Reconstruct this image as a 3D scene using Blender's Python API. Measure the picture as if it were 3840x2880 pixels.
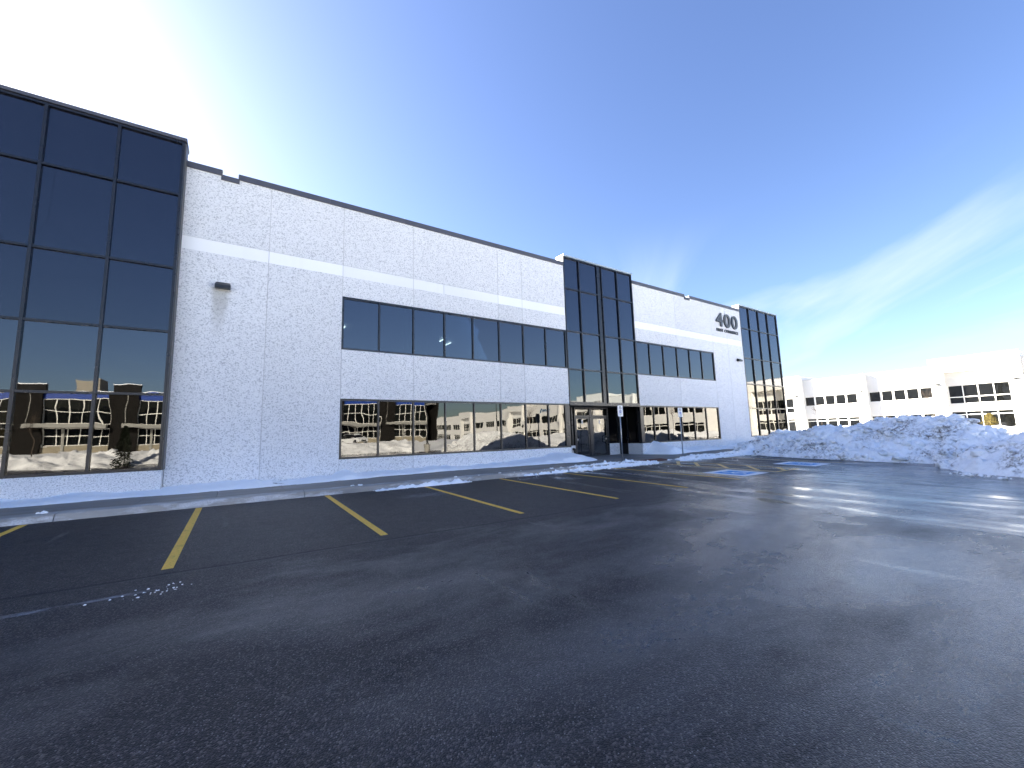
import bpy, bmesh, math, random
from mathutils import Vector, Matrix, noise
random.seed(7)
S = bpy.context.scene
COL = S.collection
for o in list(bpy.data.objects): bpy.data.objects.remove(o)

# ------------------------------------------------------------------ camera
cam = bpy.data.cameras.new('camera'); CAM = bpy.data.objects.new('camera', cam); COL.objects.link(CAM)
YAW, PIT, ROL = 0.58659, 0.12385, -0.029535
fw = Vector((math.sin(YAW)*math.cos(PIT), math.cos(YAW)*math.cos(PIT), math.sin(PIT)))
rt = Vector((math.cos(YAW), -math.sin(YAW), 0)); up = rt.cross(fw)
r2 = rt*math.cos(ROL)+up*math.sin(ROL); u2 = -rt*math.sin(ROL)+up*math.cos(ROL)
M = Matrix((r2, u2, -fw)).transposed().to_4x4(); M.translation = (0, 0, 1.5)
CAM.matrix_world = M
cam.sensor_width = 36; cam.lens = 36*1547.8/3840; cam.clip_start = .05; cam.clip_end = 6000
S.camera = CAM
S.render.resolution_x = 1024; S.render.resolution_y = 768

# ------------------------------------------------------------------ world, sun, exposure
SUN_AZ, SUN_EL = math.radians(-34), math.radians(25)      # azimuth from +Y towards +X
W = bpy.data.worlds.new('World'); S.world = W; W.use_nodes = True
nt = W.node_tree; nt.nodes.clear()
def wn(t, **k):
    n = nt.nodes.new(t)
    for a, b in k.items(): setattr(n, a, b)
    return n
wl = nt.links.new
out = wn('ShaderNodeOutputWorld'); bg = wn('ShaderNodeBackground'); bg.inputs['Strength'].default_value = .05
sky = wn('ShaderNodeTexSky', sky_type='NISHITA', sun_disc=False)
sky.sun_elevation = SUN_EL; sky.sun_rotation = SUN_AZ; sky.altitude = 150
sky.air_density = 1.0; sky.dust_density = 1.2; sky.ozone_density = 3.0
hs = wn('ShaderNodeHueSaturation'); hs.inputs['Saturation'].default_value = 1.06; hs.inputs['Value'].default_value = .90; hs.inputs['Hue'].default_value = .512; wl(sky.outputs[0], hs.inputs['Color'])
tc = wn('ShaderNodeTexCoord'); sp = wn('ShaderNodeSeparateXYZ'); wl(tc.outputs['Generated'], sp.inputs[0])
ad = wn('ShaderNodeMath', operation='ADD'); ad.inputs[1].default_value = .12; wl(sp.outputs['Z'], ad.inputs[0])
mx = wn('ShaderNodeMath', operation='MAXIMUM'); mx.inputs[1].default_value = .05; wl(ad.outputs[0], mx.inputs[0])
dv = []
for c in 'XY':
    d = wn('ShaderNodeMath', operation='DIVIDE'); wl(sp.outputs[c], d.inputs[0]); wl(mx.outputs[0], d.inputs[1]); dv.append(d)
cb = wn('ShaderNodeCombineXYZ'); wl(dv[0].outputs[0], cb.inputs[0]); wl(dv[1].outputs[0], cb.inputs[1])
mp0 = wn('ShaderNodeMapping'); mp0.inputs['Rotation'].default_value = (0, 0, math.radians(-50)); wl(cb.outputs[0], mp0.inputs['Vector'])
mp = wn('ShaderNodeMapping'); mp.inputs['Scale'].default_value = (.34, .95, 1); mp.inputs['Location'].default_value = (1.9, .35, 0)
wl(mp0.outputs[0], mp.inputs['Vector'])
n1 = wn('ShaderNodeTexNoise'); n1.inputs['Scale'].default_value = 1.5; n1.inputs['Detail'].default_value = 7; n1.inputs['Roughness'].default_value = .55; n1.inputs['Distortion'].default_value = .5
wl(mp.outputs[0], n1.inputs['Vector'])
r1 = wn('ShaderNodeValToRGB'); r1.color_ramp.elements[0].position = .46; r1.color_ramp.elements[1].position = .68
wl(n1.outputs['Fac'], r1.inputs[0])
# a bank of high cirrus drifting in from the east
dp = wn('ShaderNodeVectorMath', operation='DOT_PRODUCT'); dp.inputs[1].default_value = (.87, .36, .33); wl(tc.outputs['Generated'], dp.inputs[0])
r2n = wn('ShaderNodeMapRange', interpolation_type='SMOOTHSTEP'); r2n.inputs['From Min'].default_value = .70; r2n.inputs['From Max'].default_value = .92; wl(dp.outputs['Value'], r2n.inputs['Value'])
mu = wn('ShaderNodeMath', operation='MULTIPLY'); wl(r1.outputs['Color'], mu.inputs[0])
r3n = wn('ShaderNodeMapRange', interpolation_type='SMOOTHSTEP'); r3n.inputs['From Min'].default_value = .46; r3n.inputs['From Max'].default_value = .22; wl(sp.outputs['Z'], r3n.inputs['Value'])
mu3 = wn('ShaderNodeMath', operation='MULTIPLY'); wl(r2n.outputs[0], mu3.inputs[0]); wl(r3n.outputs[0], mu3.inputs[1]); wl(mu3.outputs[0], mu.inputs[1])
mu2 = wn('ShaderNodeMath', operation='MULTIPLY'); mu2.inputs[1].default_value = .85; wl(mu.outputs[0], mu2.inputs[0])
mixc = wn('ShaderNodeMixRGB', blend_type='MIX'); wl(mu2.outputs[0], mixc.inputs[0]); wl(hs.outputs[0], mixc.inputs[1]); mixc.inputs[2].default_value = (2.35, 2.8, 3.15, 1)
wl(mixc.outputs[0], bg.inputs['Color']); wl(bg.outputs[0], out.inputs[0])

sl = bpy.data.lights.new('sun', 'SUN'); sl.energy = 5.0; sl.angle = math.radians(.53); sl.color = (1, .94, .84)
SUN = bpy.data.objects.new('sun', sl); COL.objects.link(SUN)
sd = Vector((math.sin(SUN_AZ)*math.cos(SUN_EL), math.cos(SUN_AZ)*math.cos(SUN_EL), math.sin(SUN_EL)))
SUN.rotation_euler = (-sd).to_track_quat('-Z', 'Y').to_euler(); SUN.location = (-40, 80, 60)
S.view_settings.view_transform = 'Standard'; S.view_settings.look = 'None'; S.view_settings.gamma = 1
S.view_settings.exposure = 2.95
S.render.engine = 'CYCLES'
S.cycles.max_bounces = 8; S.cycles.transparent_max_bounces = 8; S.cycles.caustics_reflective = False; S.cycles.caustics_refractive = False

# ------------------------------------------------------------------ materials
MAT = {}
class NB:
    """small node-tree builder"""
    def __init__(s, name):
        s.m = bpy.data.materials.new(name); s.m.use_nodes = True; s.t = s.m.node_tree; s.t.nodes.clear()
        s.o = s.n('ShaderNodeOutputMaterial'); MAT[name] = s.m
    def n(s, t, **k):
        x = s.t.nodes.new(t)
        for a, b in k.items(): setattr(x, a, b)
        return x
    def l(s, a, b): s.t.links.new(a, b)
    def pos(s): return s.n('ShaderNodeNewGeometry').outputs['Position']
    def obj(s): return s.n('ShaderNodeTexCoord').outputs['Object']
    def mapped(s, v, scale=(1, 1, 1), loc=(0, 0, 0), rot=(0, 0, 0)):
        m = s.n('ShaderNodeMapping'); m.inputs['Scale'].default_value = scale; m.inputs['Location'].default_value = loc; m.inputs['Rotation'].default_value = rot
        s.l(v, m.inputs['Vector']); return m.outputs[0]
    def noise(s, v, scale, detail=4, rough=.5, dist=0):
        x = s.n('ShaderNodeTexNoise'); x.inputs['Scale'].default_value = scale; x.inputs['Detail'].default_value = detail
        x.inputs['Roughness'].default_value = rough; x.inputs['Distortion'].default_value = dist; s.l(v, x.inputs['Vector']); return x.outputs['Fac']
    def vor(s, v, scale, feature='F1', out='Distance'):
        x = s.n('ShaderNodeTexVoronoi', feature=feature); x.inputs['Scale'].default_value = scale; s.l(v, x.inputs['Vector']); return x.outputs[out]
    def ramp(s, v, a, b, ca=(0, 0, 0), cb=(1, 1, 1), mid=None):
        r = s.n('ShaderNodeValToRGB'); e = r.color_ramp.elements; e[0].position = a; e[1].position = b; e[0].color = (*ca, 1); e[1].color = (*cb, 1)
        if mid: k = e.new(mid[0]); k.color = (*mid[1], 1)
        s.l(v, r.inputs[0]); return r.outputs['Color']
    def mix(s, f, a, b, mode='MIX'):
        x = s.n('ShaderNodeMixRGB', blend_type=mode)
        for i, q in enumerate((f, a, b)):
            if isinstance(q, (int, float)): x.inputs[i].default_value = q if i == 0 else (q, q, q, 1)
            elif isinstance(q, tuple): x.inputs[i].default_value = (*q, 1)
            else: s.l(q, x.inputs[i])
        return x.outputs[0]
    def math(s, op, a, b=0., c=None):
        x = s.n('ShaderNodeMath', operation=op)
        for i, q in enumerate((a, b) if c is None else (a, b, c)):
            if isinstance(q, (int, float)): x.inputs[i].default_value = q
            else: s.l(q, x.inputs[i])
        return x.outputs[0]
    def bump(s, h, dist, strength=1., normal=None):
        b = s.n('ShaderNodeBump'); b.inputs['Distance'].default_value = dist
        if isinstance(strength, (int, float)): b.inputs['Strength'].default_value = strength
        else: s.l(strength, b.inputs['Strength'])
        s.l(h, b.inputs['Height'])
        if normal: s.l(normal, b.inputs['Normal'])
        return b.outputs[0]
    def bsdf(s, color=.5, rough=.5, normal=None, metal=0., spec=.5, **k):
        p = s.n('ShaderNodeBsdfPrincipled')
        for nm, q in (('Base Color', color), ('Roughness', rough), ('Metallic', metal), ('Specular IOR Level', spec)):
            if isinstance(q, tuple): p.inputs[nm].default_value = (*q, 1)
            elif isinstance(q, (int, float)): p.inputs[nm].default_value = (q, q, q, 1) if nm == 'Base Color' else q
            else: s.l(q, p.inputs[nm])
        for nm, q in k.items(): p.inputs[nm.replace('_', ' ')].default_value = q
        if normal: s.l(normal, p.inputs['Normal'])
        return p.outputs[0]
    def end(s, sh): s.l(sh, s.o.inputs['Surface']); return s.m

def simple(name, c, rough=.5, metal=0., var=.12, vs=3., bump=0.):
    b = NB(name); p = b.pos(); nz = b.noise(p, vs, 5)
    col = b.mix(nz, tuple(q*(1-var) for q in c), tuple(min(1, q*(1+var)) for q in c))
    nm = b.bump(b.noise(p, vs*12, 3), bump) if bump else None
    rg = b.math('ADD', b.math('MULTIPLY', b.noise(p, vs*2.3, 3), .2), rough-.1)
    return b.end(b.bsdf(col, rg, nm, metal, spec=.5 if rough < .8 else .12))

def precast(name, base, speck, amount=(.50, .66), lamp_streak=False):
    b = NB(name); p = b.pos()
    # exposed aggregate: pale matrix with grey stone chips at two sizes
    w = b.noise(p, 9, 2); pd = b.mix(.012, p, w, 'ADD')
    v1 = b.noise(b.mapped(p, (1, 1, 1.25)), 25, 3, .7); v2 = b.noise(p, 60, 2, .6)
    m1 = b.ramp(v1, amount[0]+.03, amount[1]+.01); m2 = b.ramp(v2, amount[0]+.04, amount[1]+.06)
    big = b.noise(p, .35, 4, .55); fine = b.noise(p, 130, 1)
    col = b.mix(b.ramp(big, .3, .75), tuple(q*.93 for q in base), base)
    col = b.mix(b.math('MULTIPLY', fine, .22), col, tuple(q*.72 for q in base))
    f = b.math('MINIMUM', b.math('ADD', b.math('MULTIPLY', m1, .75), b.math('MULTIPLY', m2, .45)), 1.)
    col = b.mix(f, col, speck)
    # faint vertical weather streaks
    st = b.ramp(b.noise(b.mapped(p, (2.2, 2.2, .09)), 1.5, 4, .6), .55, .8)
    col = b.mix(b.math('MULTIPLY', st, .06), col, (.34, .33, .31))
    if lamp_streak:
        sp = b.n('ShaderNodeSeparateXYZ'); b.l(p, sp.inputs[0])
        wob = b.math('MULTIPLY', b.math('SUBTRACT', b.noise(p, 3.5, 3), .5), .16)
        dx = b.math('ABSOLUTE', b.math('ADD', b.math('ADD', sp.outputs['X'], .70), wob))
        half = b.math('MULTIPLY_ADD', sp.outputs['Z'], .07, -.2)
        ix = b.ramp(b.math('SUBTRACT', half, dx), -.05, .09)
        iz = b.math('MULTIPLY', b.ramp(sp.outputs['Z'], 4.9, 5.9), 1)
        zz = b.n('ShaderNodeMapRange'); zz.inputs['From Min'].default_value = 4.9; zz.inputs['From Max'].default_value = 6.2; b.l(sp.outputs['Z'], zz.inputs['Value'])
        z2 = b.math('LESS_THAN', sp.outputs['Z'], 6.7)
        xr = b.n('ShaderNodeMapRange'); xr.inputs['From Min'].default_value = -.05; xr.inputs['From Max'].default_value = .09; b.l(b.math('SUBTRACT', half, dx), xr.inputs['Value'])
        k = b.math('MULTIPLY', b.math('MULTIPLY', xr.outputs[0], zz.outputs[0]), z2)
        col = b.mix(b.math('MULTIPLY', k, .5), col, (.27, .26, .22))
    oi = b.n('ShaderNodeObjectInfo'); tv = b.math('MULTIPLY_ADD', oi.outputs['Random'], .09, .93); tn = b.n('ShaderNodeCombineColor'); [b.l(tv, tn.inputs[q]) for q in range(3)]; col = b.mix(1., col, tn.outputs[0], 'MULTIPLY')
    nm = b.bump(v1, .006, .6)
    return b.end(b.bsdf(col, .82, nm, spec=.3))
precast('precast', (.86, .86, .865), (.25, .26, .285), (.475, .645), lamp_streak=True)
precast('precast_plain', (.96, .96, .96), (.86, .87, .88), (.5, .72))
simple('caulk', (.5, .5, .5), .8)
simple('coping', (.085, .085, .098), .45, .3, .08, 1.)
simple('cap_metal', (.42, .45, .43), .4, .5, .06, 1.)
simple('cap_white', (.74, .70, .63), .7, 0, .06, 2.)
simple('frame', (.010, .0105, .014), .30, 0, .15, 2.)
simple('frame_edge', (.075, .072, .07), .5, .2, .1, 2.)
simple('soffit', (.02, .02, .022), .6)
simple('interior', (.30, .31, .31), .8)
simple('door_metal', (.022, .023, .027), .3, .3)
simple('black_plastic', (.012, .012, .012), .35, 0, .2, 8)
simple('letter_grey', (.055, .062, .07), .5, .1, .05, 6)
simple('galvanised', (.34, .36, .38), .42, .7, .15, 9)
simple('sign_white', (.82, .82, .82), .4, 0, .03, 4)
simple('sign_blue', (.02, .08, .42), .4, 0, .05, 6)
simple('sign_black', (.02, .02, .025), .5)
simple('sign_green', (.05, .25, .12), .5)
simple('rust_iron', (.15, .055, .03), .75, .1, .45, 14, .004)
simple('roof_gravel', (.3, .3, .29), .9, 0, .2, 5)
simple('cream_wall', (.74, .72, .68), .85, 0, .06, .6, .002)
simple('cream_shade', (.60, .57, .51), .85, 0, .06, .6, .002)
simple('white_frame', (.80, .78, .72), .5, 0, .04, 2)
simple('charcoal_brick', (.013, .0115, .010), .85, 0, .3, 4, .004)
simple('blue_fascia', (.015, .055, .30), .45, 0, .06, 1)
simple('canopy_grey', (.30, .29, .26), .6, 0, .08, 2)
simple('tan_block', (.30, .26, .19), .85, 0, .15, 3, .003)
simple('sign_teal', (.01, .10, .22), .5)
simple('bark', (.09, .07, .055), .9, 0, .35, 9, .004)
simple('twig', (.11, .085, .065), .9, 0, .25, 6)
simple('concrete_base', (.36, .34, .30), .85, 0, .15, 5, .003)
simple('car_white', (.75, .75, .74), .25, 0, .02, 1)
simple('tyre', (.015, .015, .015), .8)
simple('chrome', (.5, .5, .52), .25, .9)
simple('brown_brick', (.09, .05, .04), .9, 0, .3, 4)

def emit(name, c, s):
    b = NB(name); e = b.n('ShaderNodeEmission'); e.inputs[0].default_value = (*c, 1); e.inputs[1].default_value = s; b.end(e.outputs[0])
emit('tube_light', (1, .96, .88), 2.2)

def glass(name, tint, ior, refl, wav=.010, ws=.75, trans=True, back=(.004, .005, .007)):
    b = NB(name); p = b.pos()
    oi = b.n('ShaderNodeObjectInfo'); sh = b.n('ShaderNodeVectorMath', operation='SCALE'); b.l(oi.outputs['Location'], sh.inputs[0]); sh.inputs['Scale'].default_value = 3.7
    av = b.n('ShaderNodeVectorMath', operation='ADD'); b.l(p, av.inputs[0]); b.l(sh.outputs[0], av.inputs[1])
    h = b.noise(b.mapped(av.outputs[0], (1, 1, .8)), ws, 1.3, .4, .6)
    nm = b.bump(h, wav)
    fr = b.n('ShaderNodeFresnel'); fr.inputs['IOR'].default_value = ior; b.l(nm, fr.inputs['Normal'])
    gl = b.n('ShaderNodeBsdfGlossy'); gl.inputs['Color'].default_value = (*refl, 1); gl.inputs['Roughness'].default_value = 0.002; b.l(nm, gl.inputs['Normal'])
    if trans:
        t = b.n('ShaderNodeBsdfTransparent'); t.inputs[0].default_value = (*tint, 1)
    else:
        t = b.n('ShaderNodeBsdfDiffuse'); t.inputs[0].default_value = (*back, 1)
    m = b.n('ShaderNodeMixShader'); b.l(fr.outputs[0], m.inputs[0]); b.l(t.outputs[0], m.inputs[1]); b.l(gl.outputs[0], m.inputs[2])
    b.end(m.outputs[0])
glass('glass_vision', (.26, .31, .33), 1.9, (.95, .95, 1), .003)
glass('glass_low', (.16, .17, .17), 1.72, (1, .98, .93), .0040, .75)
glass('glass_spandrel', (.1, .1, .1), 1.75, (.88, .92, 1), .003, .5, False, (.006, .007, .013))
glass('glass_dark', (.1, .1, .1), 1.8, (.95, 1, 1), .006, .7, False, (.006, .007, .008))
glass('glass_far', (.1, .1, .1), 1.45, (1, 1, 1), .02, .5, False, (.006, .0065, .0065))
glass('glass_black', (.1, .1, .1), 1.35, (1, 1, 1), .004, .7, False, (.004, .004, .005))
glass('glass_car', (.1, .1, .1), 1.5, (1, 1, 1), 0.0, .5, False, (.01, .01, .012))

# asphalt: dark stone aggregate, damp with wetter patches, a paving seam, salt dust
b = NB('asphalt'); p = b.pos(); sp = b.n('ShaderNodeSeparateXYZ'); b.l(p, sp.inputs[0])
X, Y = sp.outputs['X'], sp.outputs['Y']
vo = b.n('ShaderNodeTexVoronoi'); vo.inputs['Scale'].default_value = 88; b.l(p, vo.inputs['Vector'])
rnd = b.n('ShaderNodeSeparateColor'); b.l(vo.outputs['Color'], rnd.inputs[0])
stone = b.ramp(rnd.outputs[0], .0, 1., (.0085, .0068, .0062), (.118, .101, .088), (.72, (.029, .0242, .0215)))
lightst = b.math('MULTIPLY', b.ramp(rnd.outputs[1], .958, .975), b.ramp(vo.outputs['Distance'], .42, .25, (0, 0, 0), (1, 1, 1)))
r_ = b.n('ShaderNodeMapRange'); b.l(vo.outputs['Distance'], r_.inputs['Value']); r_.inputs['From Min'].default_value = .5; r_.inputs['From Max'].default_value = .25
lightst = b.math('MULTIPLY', b.ramp(rnd.outputs[1], .94, .965), r_.outputs[0])
big = b.noise(p, .22, 5, .55, .3)
col = b.mix(b.math('MULTIPLY', b.ramp(b.noise(b.mapped(p, (.35, 1, 1)), .6, 5, .6), .35, .7), .5), stone, b.mix(1., stone, (1.5, 1.42, 1.5), 'MULTIPLY'))
col = b.mix(lightst, col, (.26, .25, .235))
wet0 = b.noise(b.mapped(p, (.55, 1.1, 1), (4.2, 1.6, 0), (0, 0, .12)), .33, 6, .62, .4)
wet1 = b.noise(b.mapped(p, (.5, 1.1, 1), (9.1, 3.3, 0), (0, 0, -.06)), .9, 6, .65, .3)
# the wheel tracks of the drive aisle hold more melt water on the far side of the lot
xr = b.n('ShaderNodeMapRange', interpolation_type='SMOOTHSTEP'); b.l(b.math('SUBTRACT', X, b.math('MULTIPLY', Y, .85)), xr.inputs['Value']); xr.inputs['From Min'].default_value = -1; xr.inputs['From Max'].default_value = 6.; xr.inputs['To Min'].default_value = -.06; xr.inputs['To Max'].default_value = .095
yr = b.n('ShaderNodeMapRange'); b.l(Y, yr.inputs['Value']); yr.inputs['From Min'].default_value = 5.5; yr.inputs['From Max'].default_value = 8.5; yr.inputs['To Min'].default_value = 0; yr.inputs['To Max'].default_value = -.2
wsum = b.math('ADD', b.math('ADD', b.math('ADD', b.math('MULTIPLY', wet0, .5), b.math('MULTIPLY_ADD', wet1, .35, .10)), xr.outputs[0]), yr.outputs[0])
wet = b.ramp(wsum, .43, .66)
col = b.mix(b.math('MULTIPLY', wet, .55), col, b.mix(1., col, .62, 'MULTIPLY'))
# paving seam
sw = b.math('ADD', Y, b.math('MULTIPLY', b.math('SUBTRACT', b.noise(p, 1.1, 4, .6), .5), .10))
seamd = b.math('ABSOLUTE', b.math('SUBTRACT', b.math('ADD', sw, b.math('MULTIPLY', X, .03)), 6.93))
sm = b.n('ShaderNodeMapRange'); b.l(seamd, sm.inputs['Value']); sm.inputs['From Min'].default_value = .06; sm.inputs['From Max'].default_value = .012
seam = b.math('MULTIPLY', sm.outputs[0], b.ramp(b.noise(p, 2.3, 4), .25, .45))
col = b.mix(b.math('MULTIPLY', seam, .75), col, (.006, .006, .007))
# salt / dried slush film
salt = b.math('MULTIPLY', b.ramp(b.noise(b.mapped(p, (.4, 1.4, 1), (2.2, 8.8, 0)), .8, 7, .68), .60, .80), b.ramp(b.noise(p, 26, 3), .4, .62))
col = b.mix(b.math('MULTIPLY', salt, .30), col, (.26, .25, .26))
# two thin dried slush smears along the aisle
for (sx, sy, lx, ly, k) in ((-1.75, 6.33, .75, .06, .55), (-1.0, 6.36, .3, .05, .6), (4.4, 10.9, .9, .35, .5), (8.6, 11.9, .8, .25, .55)):
    ex = b.math('DIVIDE', b.math('SUBTRACT', X, sx), lx); ey = b.math('DIVIDE', b.math('SUBTRACT', Y, sy), ly)
    d2 = b.math('ADD', b.math('MULTIPLY', ex, ex), b.math('MULTIPLY', ey, ey))
    mr = b.n('ShaderNodeMapRange'); b.l(d2, mr.inputs['Value']); mr.inputs['From Min'].default_value = 1.2; mr.inputs['From Max'].default_value = 0
    f = b.math('MULTIPLY', b.math('MULTIPLY', mr.outputs[0], b.ramp(b.noise(b.mapped(p, (.6, 1.6, 1)), 6, 5, .7), .42, .66)), k)
    col = b.mix(f, col, (.42, .43, .45))
rough = b.math('ADD', b.mix(wet, .50, .13), b.math('MULTIPLY', b.math('SUBTRACT', b.noise(p, 5, 3), .5), .12))
h1 = b.math('MULTIPLY', vo.outputs['Distance'], -1.)
# shallow puddle streaks left along the aisle by the plough
pd = b.noise(b.mapped(p, (1.25, .30, 1), (3.7, 5.1, 0), (0, 0, .10)), 1., 5, .58, .5)
px_ = b.n('ShaderNodeMapRange', interpolation_type='SMOOTHSTEP'); b.l(X, px_.inputs['Value']); px_.inputs['From Min'].default_value = 6; px_.inputs['From Max'].default_value = 11; px_.inputs['To Min'].default_value = -.12; px_.inputs['To Max'].default_value = .05
pud = b.ramp(b.math('ADD', pd, px_.outputs[0]), .53, .68)
rough = b.mix(pud, rough, .07)
bs = b.math('MULTIPLY', b.mix(wet, 1., .42), b.mix(pud, 1., .12))
nm = b.bump(h1, .005, bs)
nm = b.bump(b.noise(p, 24, 3, .6), .004, b.math('MULTIPLY', bs, .6), nm)
nm = b.bump(b.noise(p, 3.2, 3, .5), .006, b.mix(pud, .4, .08), nm)
nm = b.bump(b.math('MULTIPLY', seam, -1.), .01, .8, nm)
sh = b.bsdf(col, rough, nm, spec=b.mix(wet, .3, .5)); b.l(b.mix(wet, 1.5, 2.15), sh.node.inputs['IOR']); b.end(sh)

def paint(name, c, wear=.5):
    b = NB(name); p = b.pos()
    w = b.ramp(b.noise(p, 34, 5, .7), .50+.12*(1-wear), .72+.1*(1-wear))
    w2 = b.ramp(b.noise(p, 3.1, 4, .6), .62, .75)
    f = b.math('MINIMUM', b.math('ADD', b.math('MULTIPLY', w, .75*wear), b.math('MULTIPLY', w2, .5*wear)), 1.)
    col = b.mix(b.noise(p, 1.3, 3), tuple(q*.85 for q in c), c); col = b.mix(f, col, (.035, .033, .034))
    b.end(b.bsdf(col, .6, b.bump(b.vor(p, 88), -.003, .8), spec=.12))
paint('paint_yellow', (.92, .55, .10), .85); paint('paint_yellow_faded', (.86, .60, .25), .7)
paint('paint_blue', (.09, .34, .68), .4); paint('paint_white', (.92, .92, .92), .25)

def concrete(name, c, damp, frost=0.):
    b = NB(name); p = b.pos()
    n = b.noise(p, 1.1, 5, .6); f = b.noise(p, 45, 4, .6)
    d = b.ramp(b.noise(b.mapped(p, (.35, 1, 1)), .9, 5, .6), .38, .62)
    col = b.mix(n, tuple(q*.8 for q in c), tuple(q*1.15 for q in c)); col = b.mix(b.math('MULTIPLY', f, .3), col, tuple(q*.6 for q in c))
    col = b.mix(b.math('MULTIPLY', d, damp), col, tuple(q*.34 for q in c))
    if frost:
        fr = b.math('MULTIPLY', b.ramp(b.noise(b.mapped(p, (.8, 2, 3)), .9, 6, .65), .50, .60), b.ramp(f, .3, .5)); col = b.mix(b.math('MULTIPLY', fr, frost), col, (.9, .9, .9))
    b.end(b.bsdf(col, b.mix(d, .8, .42), b.bump(f, .004)))
concrete('kerb_concrete', (.46, .425, .375), .65, .5); concrete('walk_concrete', (.31, .275, .235), .6)

def snow(name, dirt=0., chunk=0.):
    b = NB(name); p = b.pos()
    n = b.noise(p, 2.4, 6, .6); f = b.noise(p, 22, 5, .65)
    col = b.mix(n, (.96, .955, .94), (.99, .985, .97))
    if dirt:
        g = b.n('ShaderNodeNewGeometry'); sp = b.n('ShaderNodeSeparateXYZ'); b.l(p, sp.inputs[0])
        lo = b.n('ShaderNodeMapRange'); b.l(sp.outputs['Z'], lo.inputs['Value']); lo.inputs['From Min'].default_value = 1.5; lo.inputs['From Max'].default_value = -.1; lo.inputs['To Min'].default_value = -.03; lo.inputs['To Max'].default_value = .05
        patch = b.noise(b.mapped(p, (1, 1, 1.6), (5.5, 1.2, .4)), .62, 5, .62, .5)
        m = b.ramp(b.math('ADD', patch, lo.outputs[0]), .48, .62)
        br = b.ramp(b.noise(p, 7, 6, .72), .44, .62)
        m2 = b.math('MULTIPLY', m, b.math('MULTIPLY', br, dirt))
        grime = b.math('MULTIPLY', b.ramp(b.noise(p, 6, 6, .75), .50, .68), .24*dirt)
        col = b.mix(grime, col, (.40, .39, .38)); col = b.mix(m2, col, (.115, .085, .062))
    h = b.math('ADD', b.math('MULTIPLY', n, .6), b.math('MULTIPLY', f, .35))
    nm = b.bump(h, .07 if chunk else .03, .7)
    b.end(b.bsdf(col, .62, nm, spec=.3, Subsurface_Weight=.0))
snow('snow'); snow('snow_pile', 1., 1.); snow('snow_bank_far', .55, 1.)
def leafy(name, c):
    b = NB(name); p = b.pos(); n = b.noise(p, 5, 4); oi = b.noise(p, 31, 2)
    b.end(b.bsdf(b.mix(oi, tuple(q*.55 for q in c), tuple(q*1.35 for q in c)), .7))
leafy('needle', (.035, .045, .025)); leafy('cedar_leaf', (.24, .19, .05))

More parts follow.
